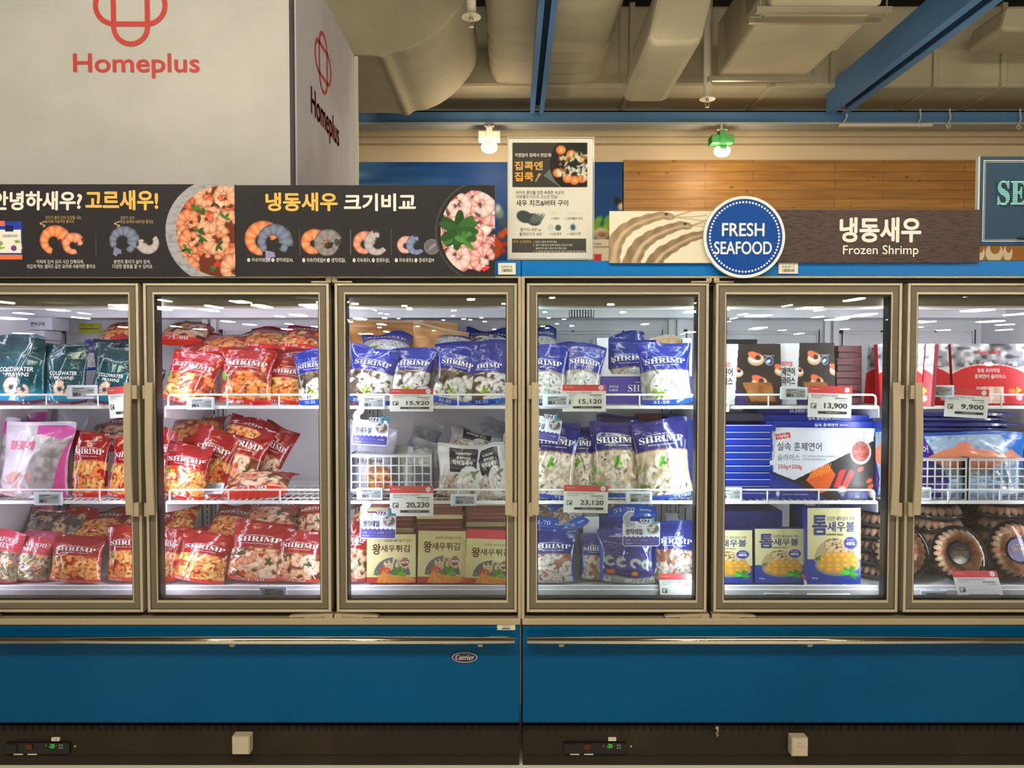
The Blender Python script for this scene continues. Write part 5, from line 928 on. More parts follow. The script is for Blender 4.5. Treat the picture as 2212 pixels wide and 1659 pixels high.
# ------------------------------------------------------------------ price cards, electronic tags, danglers, baskets
m_cardw, m_cardr = mat('price_card_white', (.78, .80, .78), .35, coat=.3), mat('price_card_red', fz(196, 66, 70), .35, coat=.3); m_ink2 = mat('price_ink', (.035, .035, .04), .5); m_gry2 = mat('price_grey', (.17, .17, .17), .5)
def price(x0, x1, yt, yb, yd, title, val, old, label, group='red-topped price cards', lean=0, roll=0, yaw=0):
    a = P(x0, yb, yd); b = P(x1, yt, yd); w, h = b.x - a.x, b.z - a.z; t = thing('price_card', label, 'price card', ((a.x + b.x) / 2, yd, b.z if lean >= 0 else a.z), group, (lean, roll, yaw)); W = .19; H = .13; H = h / w * W if lean == 0 else .125; k = w / W
    X = lambda u: (u - .5) * w; Z = lambda v: (v - 1) * H * k if lean >= 0 else v * H * k
    MB().box(X(0), X(1), 0, .0012, Z(0), Z(1)).build('card', m_cardw, t); MB().box(X(0), X(1), -.0006, 0, Z(.77), Z(1)).disc(X(.885), Z(.885), .009 * k * 1.2, .009 * k * 1.2, -.0009, -.0006, 24, 1).build('red_band', [m_cardr, m_cardw], t)
    mb = MB(); q = -.0011
    write(mb, 'Homeplus', (X(.06), X(.24), Z(.875), Z(.925)), q, 2); write(mb, '행사', (X(.855), X(.915), Z(.865), Z(.905)), q, 1)
    if title: write(mb, title, (X(.07), X(.68), Z(.655), Z(.735)), q, 1)
    mb.box(X(.08), X(.32), q, 0, Z(.615), Z(.625), 1); mb.box(X(.62), X(.9), q, 0, Z(.60), Z(.63), 1)
    if old: write(mb, old, (X(.72), X(.9), Z(.51), Z(.56)), q, 1)
    if val: write(mb, val, (X(.38), X(.9), Z(.27), Z(.46)), q, 0, bold=.025, res=3)
    mb.ring(X(.07), X(.19), Z(.28), Z(.44), .002, .002, .002, .002, q, 0, 0); mb.box(X(.13), X(.17), q, 0, Z(.31), Z(.37), 0)
    mb.box(X(.24), X(.9), q, 0, Z(.115), Z(.20), 0); write(mb, '마이홈플러스 회원 특가', (X(.42), X(.72), Z(.135), Z(.18)), q * 1.2, 2)
    mb.build('lettering', [m_ink2, m_gry2, m_cardw], t); return t
m_tagw, m_lcd, m_lcdk = mat('tag_case', fz(196, 206, 222), .3, coat=.3), mat('tag_screen', fz(150, 156, 156), .25), mat('tag_ink', fz(58, 60, 64), .4)
def etag(x0, x1, yt, yb, yd, val, label, lean=0, yaw=0, roll=0):
    a = P(x0, yb, yd); b = P(x1, yt, yd); w, h = b.x - a.x, b.z - a.z; t = thing('electronic_price_tag', label, 'electronic tag', ((a.x + b.x) / 2, yd, a.z), 'electronic shelf tags', (lean, roll, yaw))
    MB().box(-w / 2, w / 2, 0, .012, 0, h).build('case', m_tagw, t, bevel=.0035); MB().box(-w * .31, w * .40, -.0012, .001, h * .17, h * .83).build('screen', m_lcd, t)
    mb = MB().box(-w * .42, -w * .395, -.0008, .001, h * .25, h * .75, 1); q = -.0016; X = lambda u: -w * .31 + u * w * .71; Z = lambda v: h * (.17 + .66 * v)
    mb.box(X(.03), X(.55), q, 0, Z(.86), Z(.94)).box(X(.03), X(.3), q, 0, Z(.7), Z(.76)).box(X(.7), X(.97), q, 0, Z(.66), Z(.74)).box(X(.03), X(.9), q, 0, Z(.52), Z(.56)).box(X(.03), X(.26), q, 0, Z(.06), Z(.44)).box(X(.3), X(.38), q, 0, Z(.1), Z(.4))
    if val: write(mb, val, (X(.56), X(.97), Z(.08), Z(.40)), q)
    mb.build('display_print', [m_lcdk, m_cardw], t); MB().box(-w * .2, w * .2, .008, .02, h * .86, h * 1.08).build('clip', m_acr, t); return t
m_dw, m_db, m_dnav, m_dcy = mat('dangler_white', fz(212, 214, 224), .4), mat('dangler_blue', fz(64, 62, 140), .4), mat('dangler_navy', fz(36, 50, 90), .4), mat('dangler_cyan', fz(40, 130, 160), .4)
def dangler(x0, x1, yt, yb, yd, size, name, checks, label, roll=0, cyan=False):
    a = P(x0, yb, yd); b = P(x1, yt, yd); w, h = b.x - a.x, b.z - a.z; t = thing('size_dangler', label, 'price card', ((a.x + b.x) / 2, yd, b.z), 'size danglers', (0, roll, 0)); X = lambda u: (u - .5) * w; Z = lambda v: (v - 1) * h
    def rr_(u0, u1, v0, v1, r): 
        pts = []; x0_, x1_, z0_, z1_ = X(u0), X(u1), Z(v0), Z(v1)
        for cx, cz, s in ((x1_ - r, z0_ + r, -90), (x1_ - r, z1_ - r, 0), (x0_ + r, z1_ - r, 90), (x0_ + r, z0_ + r, 180)): pts += [(cx + r * math.cos(R(s + 90 * i / 6)), cz + r * math.sin(R(s + 90 * i / 6))) for i in range(7)]
        return pts
    MB().prism(rr_(.02, 1, 0, .70, .012), 0, .0012).build('card', m_dw, t)
    lo = MB(); wave = [(X(.04 + .94 * i / 40), Z(.27) + .0028 * math.sin(i * 1.26)) for i in range(41)]; lo.prism(wave + [(X(.98), Z(.05)), (X(.95), Z(.025)), (X(.07), Z(.025)), (X(.04), Z(.05))], -.0006, 0); lo.build('blue_foot', m_db, t)
    # curled shrimp cut-out at the top left
    cx, cz, r = X(.26), Z(.78), w * .15; n = 26; oo = []; ii = []
    for i in range(n + 1): a_ = R(70 + 235 * i / n); tk = r * (.30 + .32 * math.sin(math.pi * min(1, i / n * 1.15))); oo.append((cx + (r + tk * .6) * math.cos(a_), cz + (r + tk * .6) * math.sin(a_))); ii.append((cx + (r - tk) * math.cos(a_), cz + (r - tk) * math.sin(a_)))
    def band(g, y0, y1, m): 
        mbx = MB()
        for i in range(n): 
            q = lambda p, s: (p[0] + s * (p[0] - cx) * g, p[1] + s * (p[1] - cz) * g); mbx.prism([q(oo[i], 1), q(oo[i + 1], 1), q(ii[i + 1], -1), q(ii[i], -1)], y0, y1)
        return mbx.build(m[0], m[1], t)
    band(.14, -.0008, .0006, ('cutout_rim', m_dw)); band(0, -.0014, -.0009, ('shrimp_picture', mat('dangler_shrimp', fz(150, 152, 160), .5)))
    mb = MB(); write(mb, 'SIZE', (X(.47), X(.80), Z(.66), Z(.78)), -.0022, 1, bold=.02); write(mb, 'SIZE', (X(.47), X(.80), Z(.66), Z(.78)), -.0016, 2, bold=.13)
    write(mb, size, (X(.80), X(1.0 if size == 'M' else .95), Z(.655), Z(.83)), -.0022, 3, bold=.03); write(mb, size, (X(.80), X(1.0 if size == 'M' else .95), Z(.655), Z(.83)), -.0016, 2, bold=.09)
    write(mb, '탱글탱글 식감!', (X(.10), X(.54), Z(.53), Z(.61)), -.001, 0); write(mb, name, (X(.10), X(.54), Z(.33), Z(.50)), -.001, 2, bold=.025)
    for i, (c, u) in enumerate(zip(checks, (.1, .28, .5, .72))):
        if c: mb.prism([(X(u), Z(.17)), (X(u + .02), Z(.145)), (X(u + .06), Z(.21)), (X(u + .02), Z(.165))], -.0012, -.0007, 4)
        else: mb.ring(X(u), X(u + .04), Z(.145), Z(.195), .001, .001, .001, .001, -.0012, -.0007, 0)
        write(mb, ('물', '껍질', '꼬리', '순살')[i], (X(u + .07), X(u + (.11 if i == 0 else .17)), Z(.145), Z(.195)), -.0012, 1 if c else 0)
    write(mb, '추천요리', (X(.1), X(.28), Z(.06), Z(.105)), -.0012, 1); mb.box(X(.32), X(.88), -.0011, -.0007, Z(.075), Z(.085), 0)
    mb.build('lettering', [GR_, m_dw, m_dnav, m_dcy, mat('check_gold', fz(210, 200, 150), .4)], t)
    cv = Cv(30, 26, 1.15, (212, 214, 224), 7); cv.ell(.68, .5, .5, .5, (150, 150, 155)); cv.ell(.68, .55, .42, .40, (90, 84, 84)); cv.heap(9, .4, 1, .3, .8, .16, [((176, 160, 156), (222, 214, 208))])
    Xg, Zg = np.meshgrid(np.linspace(X(.58), X(.98), 30), np.linspace(Z(.34), Z(.64), 26)); place('bowl_picture', grid('bowl_picture', np.stack([Xg, np.full_like(Xg, -.0007), Zg], -1), cv.c, [m_card], False), t)
    return t
m_bask = mat('clear_basket_plastic', (.80, .85, .88), .12, coat=.6); m_bask.node_tree.nodes['Principled BSDF'].inputs['Alpha'].default_value = .45
def basket(x0, x1, yt, yb, yd, depth, nx, nz, label):
    a = P(x0, yb, yd); b = P(x1, yt, yd); w, h = b.x - a.x, b.z - a.z; t = thing('clear_basket', label, 'basket', ((a.x + b.x) / 2, yd, a.z), 'clear grid baskets')
    def wall(y0, y1):
        mb = MB(); e = .0032; mb.ring(-w / 2, w / 2, 0, h, .008, .008, .006, .016, y0, y1)
        for i in range(1, nx): x = -w / 2 + .008 + (w - .016) * i / nx; mb.box(x - e, x + e, y0, y1, .006, h - .016)
        for i in range(1, nz): z = .006 + (h - .022) * i / nz; mb.box(-w / 2 + .008, w / 2 - .008, y0 + .0002, y1 - .0002, z - e, z + e)
        return mb
    wall(0, .003).build('front_grid', m_bask, t, bevel=.0008)
    MB().box(-w / 2, -w / 2 + .003, .003, depth, 0, h).box(w / 2 - .003, w / 2, .003, depth, 0, h).build('side_wall', m_acr, t); MB().box(-w / 2, w / 2, 0, depth, 0, .003).build('basket_floor', m_acr, t); MB().box(-w / 2, w / 2, depth - .003, depth, 0, h).build('back_wall', m_acr, t)
    MB().box(-w / 2, w / 2, -.004, .0, h - .004, h).build('rim', m_acr, t); return t
# shrimp rings
m_lid = clear('clear_lid', (.97, .98, .98), 1.4, .08); m_tray = mat('dark_tray', (.05, .05, .055), .2, coat=.4); m_shr = mottle(mat('cooked_shrimp', fz(204, 142, 108), .3, coat=.3), fz(220, 180, 150), 18, .4, .6); m_shr2 = mottle(mat('cooked_shrimp_red', fz(206, 116, 84), .3, coat=.3), fz(220, 172, 142), 22, .45, .6)
sb = MB(); n = 9; vs = []
sb.tube([(.062 + .045 * i / n, 0, .012 + .022 * math.sin(math.pi * (i / n) ** .8)) for i in range(n + 1)], lambda t: .0045 + .0122 * math.sin(math.pi * min(1, .15 + t * .80)), 8); ME_SH = sb.mesh('shrimp', [m_shr], True); ME_SH2 = sb.mesh('shrimp', [m_shr2], True)
ME_TRAY = MB().lathe([(.001, 0), (.105, 0), (.115, .006), (.125, .018), (.127, .018), (.117, .004), (.107, -.002), (.001, -.002)], 40).mesh('tray', [m_tray], True)
ME_LID = MB().lathe([(.126, .018), (.122, .02), (.119, .045), (.108, .055), (.055, .057), (.001, .057)], 40).mesh('lid', [m_lid], True)
def cv_disc(): return MB().lathe([(.001, .030), (.047, .030), (.049, .024), (.049, .002)], 32).mesh('label_disc', [mat('purple_label', fz(52, 42, 110), .35)], False)
ME_DISC = cv_disc(); mbt = MB(); write(mbt, 'Shrimp', (-.034, .034, -.008, .016), 0, 0, style='bi', fn=lambda a, b: (a, b, np.full_like(a, .0335))); write(mbt, 'Cocktail', (-.02, .02, .018, .026), 0, 0, style='serif', fn=lambda a, b: (a, b, np.full_like(a, .0335))); ME_DT = mbt.mesh('lettering', [mat('label_gold', fz(200, 160, 80), .35)])
for v_ in ME_DT.vertices: v_.co = (v_.co.x, v_.co.y + .0016, v_.co.z - .0016)
def ring_tray(c, rad, label, group, tilt=0, yaw=0, n=22, sq=1):
    t = thing('shrimp_ring_tray', label, 'tray', c, group, (tilt, 0, yaw)); s = rad / .127; t.scale = (s, s, s * sq)
    place('tray', ME_TRAY, t); place('lid', ME_LID, t); d = place('label_disc', ME_DISC, t); place('lettering', ME_DT, d)
    for i in range(n): o = place('shrimp', ME_SH if (i * 7) % 3 else ME_SH2, t); o.rotation_euler = (0, 0, 2 * math.pi * i / n)
    return t
# ------------------------------------------------------------------ what stands in the freezers, door by door
# ---- first door (cut by the frame)
g = 'teal prawn bags on the top shelf'
bag('teal', -22, 92, 726, 1, .23, 'bright teal prawn bag cut by the left frame edge on the top shelf', g, 8, 0)
bag('teal', 90, 184, 742, 1, .25, 'greyish teal prawn bag with upright front, second from the left', g, 6, 1)
bag('teal', 184, 276, 752, 1, .23, 'dark teal prawn bag leaning right, behind the first tag', g, 10, 6)
bag('teal', 252, 338, 790, 1, .27, 'small slanting teal prawn bag beside the first door edge', g, 12, 14)
bag('teal', 200, 292, 732, 1, .40, 'dark teal prawn bag in the back row, its black header showing', g, 4, 0)
bag('teal', 62, 112, 752, 1, .35, 'narrow green prawn bag wedged between two teal ones', g, 6, -8)
for i, (x0, x1, yt, yb, yd, nm) in enumerate(((12, 112, 686, 713, .50, 'upper white grilled salmon box on the teal prawn shelf'), (4, 96, 714, 734, .48, 'lower white grilled salmon box on the teal prawn shelf'))):
    plain('grilled_salmon_box', x0, x1, yt, yb, yd, .14, c_wht, nm, 'white salmon boxes', texts=(('더 고소한', (.18, .50, .32, .62), 5), ('연어구이', (.54, .84, .30, .66), 4, dict(bold=.02))))
plain('grilled_salmon_box', 0, 88, 735, 868, .46, .15, c_wht, 'tall white box under the grilled salmon boxes, behind teal bags', 'white salmon boxes')
plain('yellow_notice', 170, 217, 698, 720, BACK - .016, .003, mat('notice_yellow', fz(190, 195, 40), .5), 'yellow-green notice on the back wall of the leftmost door', None, 'sticker', (('주의 사항', (.1, .7, .65, .85), 4), ('-----------', (.1, .9, .4, .5), 4)))
bag('blue_large', 172, 212, 735, 0, .45, 'dark violet bag corner behind the teal prawn bags', None, 20, 0, yb=800)
bag('red_small', 196, 300, 724, 0, .5, 'dark red bag lying on top behind the teal prawn bags', None, 62, -3, yb=742, hm=.26)
price(233, 291, 835, 902, .150, '세일칵테일자숙', '', '', 'red-topped price card half behind the first door handle', yaw=0, roll=-4)
etag(147, 207, 832, 862, .165, '', 'grey electronic tag turned right under the teal prawn bags', yaw=12)
bag('crab', -8, 142, 912, 2, .23, 'big white and pink crab bag beside the left frame edge', 'crab bags on the middle shelf', 8, 3)
bag('crab', -90, 20, 905, 2, .27, 'pink corner of a crab bag cut by the frame edge', 'crab bags on the middle shelf', 8, 2)
bag('grey', 100, 152, 930, 2, .28, 'grey clear pouch with pink edge right of the crab bag', None, 8, 4)
bag('crab', 10, 90, 885, 2, .42, 'dull pink crab bag in the row behind the white crab bag', 'crab bags on the middle shelf', 6, 0)
bag('grey', 66, 156, 884, 2, .46, 'white labelled pouch standing behind the crab bags', None, 12, 8)
bag('red_small', 144, 226, 934, 2, .25, 'red shrimp bag marked 100-200 right of the crab bag', 'red shrimp bags beside the crab', 8, 0)
bag('red_small', 222, 300, 946, 2, .22, 'red shrimp bag behind the curved first door handle', 'red shrimp bags beside the crab', 8, 6)
bag('red_medium', 168, 290, 918, 0, .42, 'dark red bag lying on the red bags beside the crab', 'red shrimp bags beside the crab', 55, -3, yb=972, hm=.24)
etag(73, 133, 1063, 1092, .165, '', 'grey electronic tag under the crab bags')
g = 'bags on the deck of the first door'
bag('mix', -60, 28, 1150, 3, .21, 'pink seafood bag cut by the left frame edge', g, 14, 6)
bag('mix', 0, 96, 1160, 3, .24, 'pink SEAFOOD MIX bag standing at the foot of the clam bag', g, 12, 4)
bag('red_small', 92, 206, 1158, 3, .21, 'small wrinkled red SHRIMP bag right of the seafood mix', g, 14, 3)
bag('red_small', 218, 318, 1136, 3, .23, 'red SHRIMP bag standing by the lower first door handle', g, 8, 0)
bag('clam', 18, 150, 1112, 0, .34, 'pale pink clam bag lying above the seafood mix bag', g, 48, 5, yb=1180, hm=.20)
bag('red_small', 136, 250, 1114, 0, .36, 'orange shrimp bag lying behind the small red bag', g, 58, -4, yb=1172, hm=.22)
bag('clam', 14, 92, 1092, 3, .46, 'crimson header of a bag standing at the back left corner', g, 6, 6)
bag('red_medium', 134, 204, 1098, 3, .44, 'dull red bag in the back row above the lying orange one', g, 6, -3)
bag('red_medium', 246, 296, 1102, 0, .33, 'red bag tipped on its side at the first door edge', g, 25, 62, yb=1150, hm=.2)
# ---- second door
g = 'red shrimp bags on the top shelf'
bag('red_large', 340, 462, 762, 1, .22, 'red SHRIMP bag leaning right, leftmost of the second door top shelf', g, 12, 12)
bag('red_large', 466, 590, 753, 1, .24, 'upright red SHRIMP bag in the middle of the red top shelf', g, 10, 4)
bag('red_large', 566, 664, 778, 1, .28, 'red bag half hidden beside the lone blue one', g, 10, 6)
bag('red_large', 596, 668, 756, 1, .37, 'red bag standing in the second row behind the half hidden one', g, 6, 0)
bag('blue_xl', 640, 722, 758, 1, .215, 'single blue SHRIMP bag at the end of the red top shelf', 'blue shrimp bags on the top shelf', 12, -6)
bag('red_large', 414, 530, 738, 0, .40, 'red bag marked 31-50 lying over the leftmost red bag', g, 66, -2, yb=768, hm=.26)
bag('red_large', 508, 614, 736, 0, .47, 'red bag lying behind the upright middle one', g, 64, 2, yb=757, hm=.24)
bag('red_large', 596, 692, 732, 0, .42, 'orange-red bag marked 31-50 lying at the right of the pile', g, 60, 3, yb=757, hm=.24)
bag('red_medium', 330, 442, 722, 0, .55, 'dark bag lying at the back left of the red top shelf', g, 66, 2, yb=742, hm=.3)
bag('red_large', 390, 470, 745, 1, .42, 'red bag of the back row, under the lying 31-50 bag', g, 4, 0)
bag('red_large', 510, 610, 752, 1, .45, 'red bag of the back row, right of the pile centre', g, 4, 0)
etag(402, 462, 858, 885, .160, '17,900', 'electronic tag under the red top shelf')
g = 'red shrimp bags on the middle shelf'
bag('red_small', 330, 440, 960, 2, .21, 'front red bag with orange shrimps, at the left of the half empty shelf', g, 12, 8)
bag('red_small', 372, 480, 930, 2, .28, 'red bag tilted right, second from the left on the half empty shelf', g, 14, 14)
bag('red_medium', 442, 556, 918, 2, .33, 'red SHRIMP bag leaning far right on the half empty shelf', g, 12, 13)
bag('red_medium', 322, 360, 928, 2, .25, 'red bag edge at the left door gasket, middle shelf', g, 8, 6)
bag('red_small', 470, 566, 888, 0, .38, 'folded red bag top sticking up over the leaning one', g, 30, 14, yb=960, hm=.14)
bag('red_small', 338, 470, 915, 0, .45, 'brownish red bag lying behind the half empty shelf pile', g, 58, -4, yb=962, hm=.26)
bag('red_medium', 500, 592, 922, 2, .42, 'dark red bag behind the leaning one, its tip to the right', g, 10, 22)
lyb = bag('red_medium', 476, 622, 1026, 0, .235, 'red 71-90 bag lying alone at the front of the half empty shelf', g, 74, -3, yb=1062, hm=.2, z=Z2 + .012, ds=1.1); lyb.rotation_euler = (R(-66), R(-3), R(4))
etag(420, 480, 1040, 1066, .24, '17,980', 'electronic tag lying back beside the lone red bag', lean=-38, yaw=4)
g = 'red shrimp bags on the deck'
bag('red_small', 312, 374, 1142, 3, .23, 'red bag cut by the left gasket on the deck of the second door', g, 10, 6)
bag('red_small', 360, 486, 1156, 3, .205, 'glossy red SHRIMP bag with bright orange shrimps, front left of the deck', g, 18, 8)
bag('red_medium', 484, 612, 1130, 3, .23, 'tall red bag with ring shaped shrimps in the deck centre', g, 14, 3)
bag('red_medium', 586, 692, 1148, 3, .215, 'red SHRIMP bag with big pale shrimps, right side of the deck', g, 14, 4)
bag('red_small', 672, 730, 1146, 3, .25, 'red bag edge beside the hinge side of the second door', g, 10, -4)
bag('red_small', 330, 408, 1106, 0, .38, 'red 800 gram bag lying at the back left of the deck', g, 55, -3, yb=1152, hm=.24)
bag('red_small', 432, 530, 1126, 0, .34, 'red 100-200 bag lying behind the two front bags', g, 56, 6, yb=1166, hm=.22)
bag('red_medium', 506, 632, 1122, 0, .36, 'flat red bag resting on the tall ring shrimp bag', g, 62, -3, yb=1150, hm=.24)
bag('red_medium', 560, 654, 1106, 0, .48, 'pale wrinkled bag lying furthest back on the deck', g, 56, 3, yb=1146, hm=.22)
bag('red_medium', 636, 704, 1098, 0, .36, 'red 71-90 bag propped at the right, above the pale shrimps', g, 40, -8, yb=1160, hm=.2)
bag('red_medium', 404, 470, 1140, 3, .36, 'red bag in the second row behind the glossy front left one', g, 8, 0)
etag(560, 619, 1267, 1296, .122, '20,930', 'electronic tag on the deck lip of the second door')
# ---- third door
g = 'blue shrimp bags on the top shelf'
for a in ((738, 850, 752, .22, 'blue extra large bag, leftmost of the third door top shelf', 8), (838, 934, 752, .24, 'upright blue extra large bag behind the first price card', 2), (922, 1020, 752, .215, 'blue bag slanting right between two others, third from the left', 12), (1006, 1106, 760, .235, 'blue SHRIM bag at the right end of the third door top shelf', -4)):
    bag('blue_xl', a[0], a[1], a[2], 1, a[3], a[4], g, 11, a[5])
bag('blue_xl', 936, 1030, 740, 1, .32, 'blue extra large bag in the second row, third door', g, 8, 0); bag('blue_xl', 1020, 1110, 738, 1, .33, 'blue SHRIM bag in the second row at the right', g, 8, 0)
bag('blue_large', 770, 882, 734, 0, .33, 'blue bag lying on the left of the third door pile', g, 55, 3, yb=776, hm=.2); bag('blue_large', 928, 1036, 728, 0, .40, 'blue bag lying tilted in the pile under the amber ones', g, 56, 6, yb=768, hm=.2); bag('blue_xl', 1004, 1104, 734, 0, .42, 'blue 21-25 bag lying at the right end of the pile', g, 60, 2, yb=762, hm=.2)
bag('amber', 742, 985, 692, 0, .52, 'big amber bag bulging at the back of the top shelf', 'amber bags at the back', 14, 3, yb=800, ds=.8); bag('amber', 868, 1000, 706, 0, .46, 'smaller amber bag with folded violet top beside the big one', 'amber bags at the back', 14, 10, yb=800, ds=.8)
bag('red_small', 736, 772, 790, 1, .27, 'red scrap of a bag behind the third door left edge', None, 6, 0)
etag(775, 832, 855, 884, .160, '15,920', 'electronic tag left of the 15,920 card'); price(842, 936, 840, 889, .150, '생칵테일새우(XL) 400G(팩)', '15,920', '19,900', 'price card reading 15,920')
dangler(762, 841, 884, 962, .158, 'M', '생새우살', (1, 0, 0, 1), 'SIZE M shrimp dangler hanging under the top shelf', 3)
g = 'white shrimp bags on the middle shelf'
bag('white_leg', 742, 852, 922, 2, .30, 'white bag behind the clear basket and the SIZE M dangler', g, 6, 2)
basket(757, 933, 980, 1062, .19, .11, 10, 4, 'clear grid basket in front of the white bag')
bag('white', 934, 1052, 962, 2, .235, 'white bag with upright black label at the front', g, 14, 4); bag('white', 1030, 1120, 966, 2, .225, 'white bag with tilted black label by the third door handle', g, 14, -14)
bag('white', 948, 1076, 926, 0, .33, 'white bag lying slanted above the upright black label', g, 40, 14, yb=992, hm=.18); bag('grey', 1000, 1104, 940, 0, .36, 'crumpled white pouch in the pile above the black labels', g, 45, -6, yb=1010, hm=.18); bag('grey', 1026, 1108, 918, 0, .45, 'grey white pouch furthest back on the white pile', g, 52, 8, yb=970, hm=.2)
bag('grey', 868, 940, 910, 0, .44, 'small grey pouch leaning on the back wall behind the basket', g, 30, 14, yb=985, hm=.18); bag('grey', 874, 948, 944, 0, .36, 'pale folded pouch between the basket and the white bags', g, 35, 10, yb=1010, hm=.14); bag('grey', 846, 900, 966, 2, .36, 'brownish white pouch just behind the basket rim', g, 10, -6)
bag('blue_large', 1082, 1108, 908, 0, .36, 'blue bag corner at the right edge of the white shelf', None, 10, 8, yb=970)
etag(770, 827, 1054, 1080, .158, '20,230', 'electronic tag left of the 20,230 card'); price(842, 936, 1050, 1115, .150, '생새우살(국산) 400G(팩)', '20,230', '28,900', 'price card reading 20,230'); etag(973, 1030, 1068, 1093, .160, '28,900', 'electronic tag reading 28,900')
dangler(777, 856, 1085, 1164, .150, 'L', '생칵테일', (1, 0, 1, 0), 'SIZE L dangler hanging over the red bag and fried prawn boxes', 1)
bag('red_medium', 724, 791, 1126, 3, .22, 'red MEDIUM bag standing left of the fried prawn boxes', None, 6, 2); bag('red_small', 748, 786, 1084, 0, .30, 'red bag corner above the SIZE L dangler', None, 20, 24, yb=1140)
g = 'fried prawn boxes'
boxed(T_PRAWN, 789, 896, 1154, 3, .20, 'yellow fried prawn box beside the red MEDIUM bag', g); boxed(T_PRAWN, 900, 1004, 1147, 3, .20, 'middle yellow fried prawn box on the deck', g, roll=.8); bx = boxed(T_PRAWN, 1003, 1112, 1164, 3, .185, 'yellow fried prawn box with its red flap turned up', g, roll=2)
fl = MB().prismx([(0, T_PRAWN['h']), (.03, T_PRAWN['h'] + .042), (.032, T_PRAWN['h'] + .042), (.004, T_PRAWN['h'])], -.11, .11).build('flap', mat('flap_red', fz(196, 50, 66), .35), bx)
for c, (x0, x1) in enumerate(((786, 894), (896, 1000), (1002, 1108))):
    for r in range(7 + c):
        zb = DECK + .235 + r * .0135 if r else DECK; m = c_mar if (r + c) % 4 else c_yel
        yb_ = 1150 - 9 * r - (0, 2, 4)[c]
        o = plain('fried_prawn_box', x0 + 3 + c, x1 + c - (r % 2) * 2, yb_ - 8.5, yb_, .30 + .004 * (r % 3), .26, c_mar if (r * 3 + c) % 5 else c_yel,
              ('maroon' if (r * 3 + c) % 5 else 'yellow') + f' edged prawn box lying in the {("left", "middle", "right")[c]} pile, {("lowest", "second from below", "third from below", "fourth from below", "fifth from below", "sixth from below", "seventh from below", "eighth from below", "topmost")[r]}', 'prawn boxes piled behind', texts=(), bev=.001)
        MB().box(-.095, .095, -.0006, .0, .0, .0012).build('pale_flap_edge', c_yel, o)
    plain('prawn_carton', x0 + 4, x1, 1152 - (0, 2, 4)[c], 1268, .285, .30, c_mar, f'maroon carton under the {("left", "middle", "right")[c]} pile of prawn boxes', 'prawn boxes piled behind')
# ---- fourth door
g = 'blue LARGE bags on the top shelf'
bag('blue_large', 1116, 1222, 748, 1, .22, 'blue bag cut by the fourth door handle, leftmost of its shelf', g, 10, 3); bag('blue_large', 1208, 1300, 745, 1, .24, 'blue bag with bowl of shrimps leaning right beside the carton', g, 10, 7)
bag('blue_large', 1388, 1502, 741, 1, .195, 'blue bag standing in front of the white display carton', g, 10, -3)
bag('blue_large', 1140, 1204, 726, 0, .38, 'bright blue bag lying back left above the blue pair', g, 52, 3, yb=764, hm=.2); bag('blue_large', 1190, 1262, 742, 1, .36, 'dark 31-50 bag behind the leaning blue one', g, 6, 4)
a = P(1287, 868, .30); b = P(1497, 730, .30); w = b.x - a.x; h = b.z - Z1; ca = thing('display_carton', 'white and violet SHRIMP display carton with a cut-out window', 'box', ((a.x + b.x) / 2, .30, Z1)); k = 1 / S(.30)
X_ = lambda px: (px - 1392) * k; Z_ = lambda py: PZ(py, .30) - Z1
win = [(X_(1314), Z_(728)), (X_(1314), Z_(796)), (X_(1322), Z_(808)), (X_(1388), Z_(809)), (X_(1396), Z_(803)), (X_(1404), Z_(809)), (X_(1468), Z_(809)), (X_(1474), Z_(800)), (X_(1474), Z_(728))]
MB().prism([(-w / 2, 0), (w / 2, 0), (w / 2, h)] + [(X_(1474), h)] + win[::-1][1:-1] + [(X_(1314), h), (-w / 2, h)], 0, .003).build('front_board', c_wht, ca)
MB().box(-w / 2, -w / 2 + .003, 0, .28, 0, h).box(w / 2 - .003, w / 2, 0, .28, 0, h).box(-w / 2, w / 2, 0, .28, 0, .003).build('side_board', c_wht, ca)
mb = MB().box(-w / 2, w / 2, -.001, 0, 0, Z_(813)); mb.build('violet_band', mat('violet_card', fz(74, 66, 150), .35), ca); mb = MB(); write(mb, 'PREMIUM QUALITY', (X_(1372), X_(1408), Z_(828), Z_(824)), -.0022, 0, style='serif'); write(mb, 'SHRIMP', (X_(1357), X_(1436), Z_(846), Z_(831)), -.0022, 0, style='serif'); write(mb, '생새우살', (X_(1316), X_(1336), Z_(838), Z_(832)), -.0022, 0); write(mb, 'LARGE', (X_(1316), X_(1335), Z_(845), Z_(840)), -.0022, 0, style='serif'); mb.build('lettering', LET, ca)
bag('blue_large', 1314, 1424, 734, 0, .36, 'dim blue SHRIMP bag inside the display carton window', 'bags inside the display carton', 4, -3, z=Z1 + .006, ds=.7); bag('blue_large', 1330, 1412, 720, 0, .44, 'blue bag top standing highest inside the carton', 'bags inside the display carton', 4, -6, z=Z1 + .006, ds=.6)
bag('amber', 1404, 1474, 728, 0, .42, 'brown bag inside the carton behind the front blue one', None, 4, 0, z=Z1 + .006, ds=.5)
plain('yellow_notice', 1156, 1188, 701, 722, BACK - .016, .003, mat('notice_yellow2', fz(200, 196, 30), .5), 'yellow notice on the back wall of the fourth door', None, 'sticker', (('주의 사항', (.1, .7, .65, .85), 4), ('-----------', (.1, .9, .4, .5), 4)))
mb = MB(); a = P(1229, 686, .55); b = P(1283, 664, .55); mb.ring(a.x, b.x, a.z, b.z, .003, .003, .003, .003, .55, .554)
for i in range(1, 9): x = a.x + (b.x - a.x) * i / 9; mb.box(x - .0025, x + .0025, .55, .554, a.z, b.z)
props(mb.build('ceiling_grille', m_wire), 'small white slotted grille under the ceiling of the fourth door', 'grille')
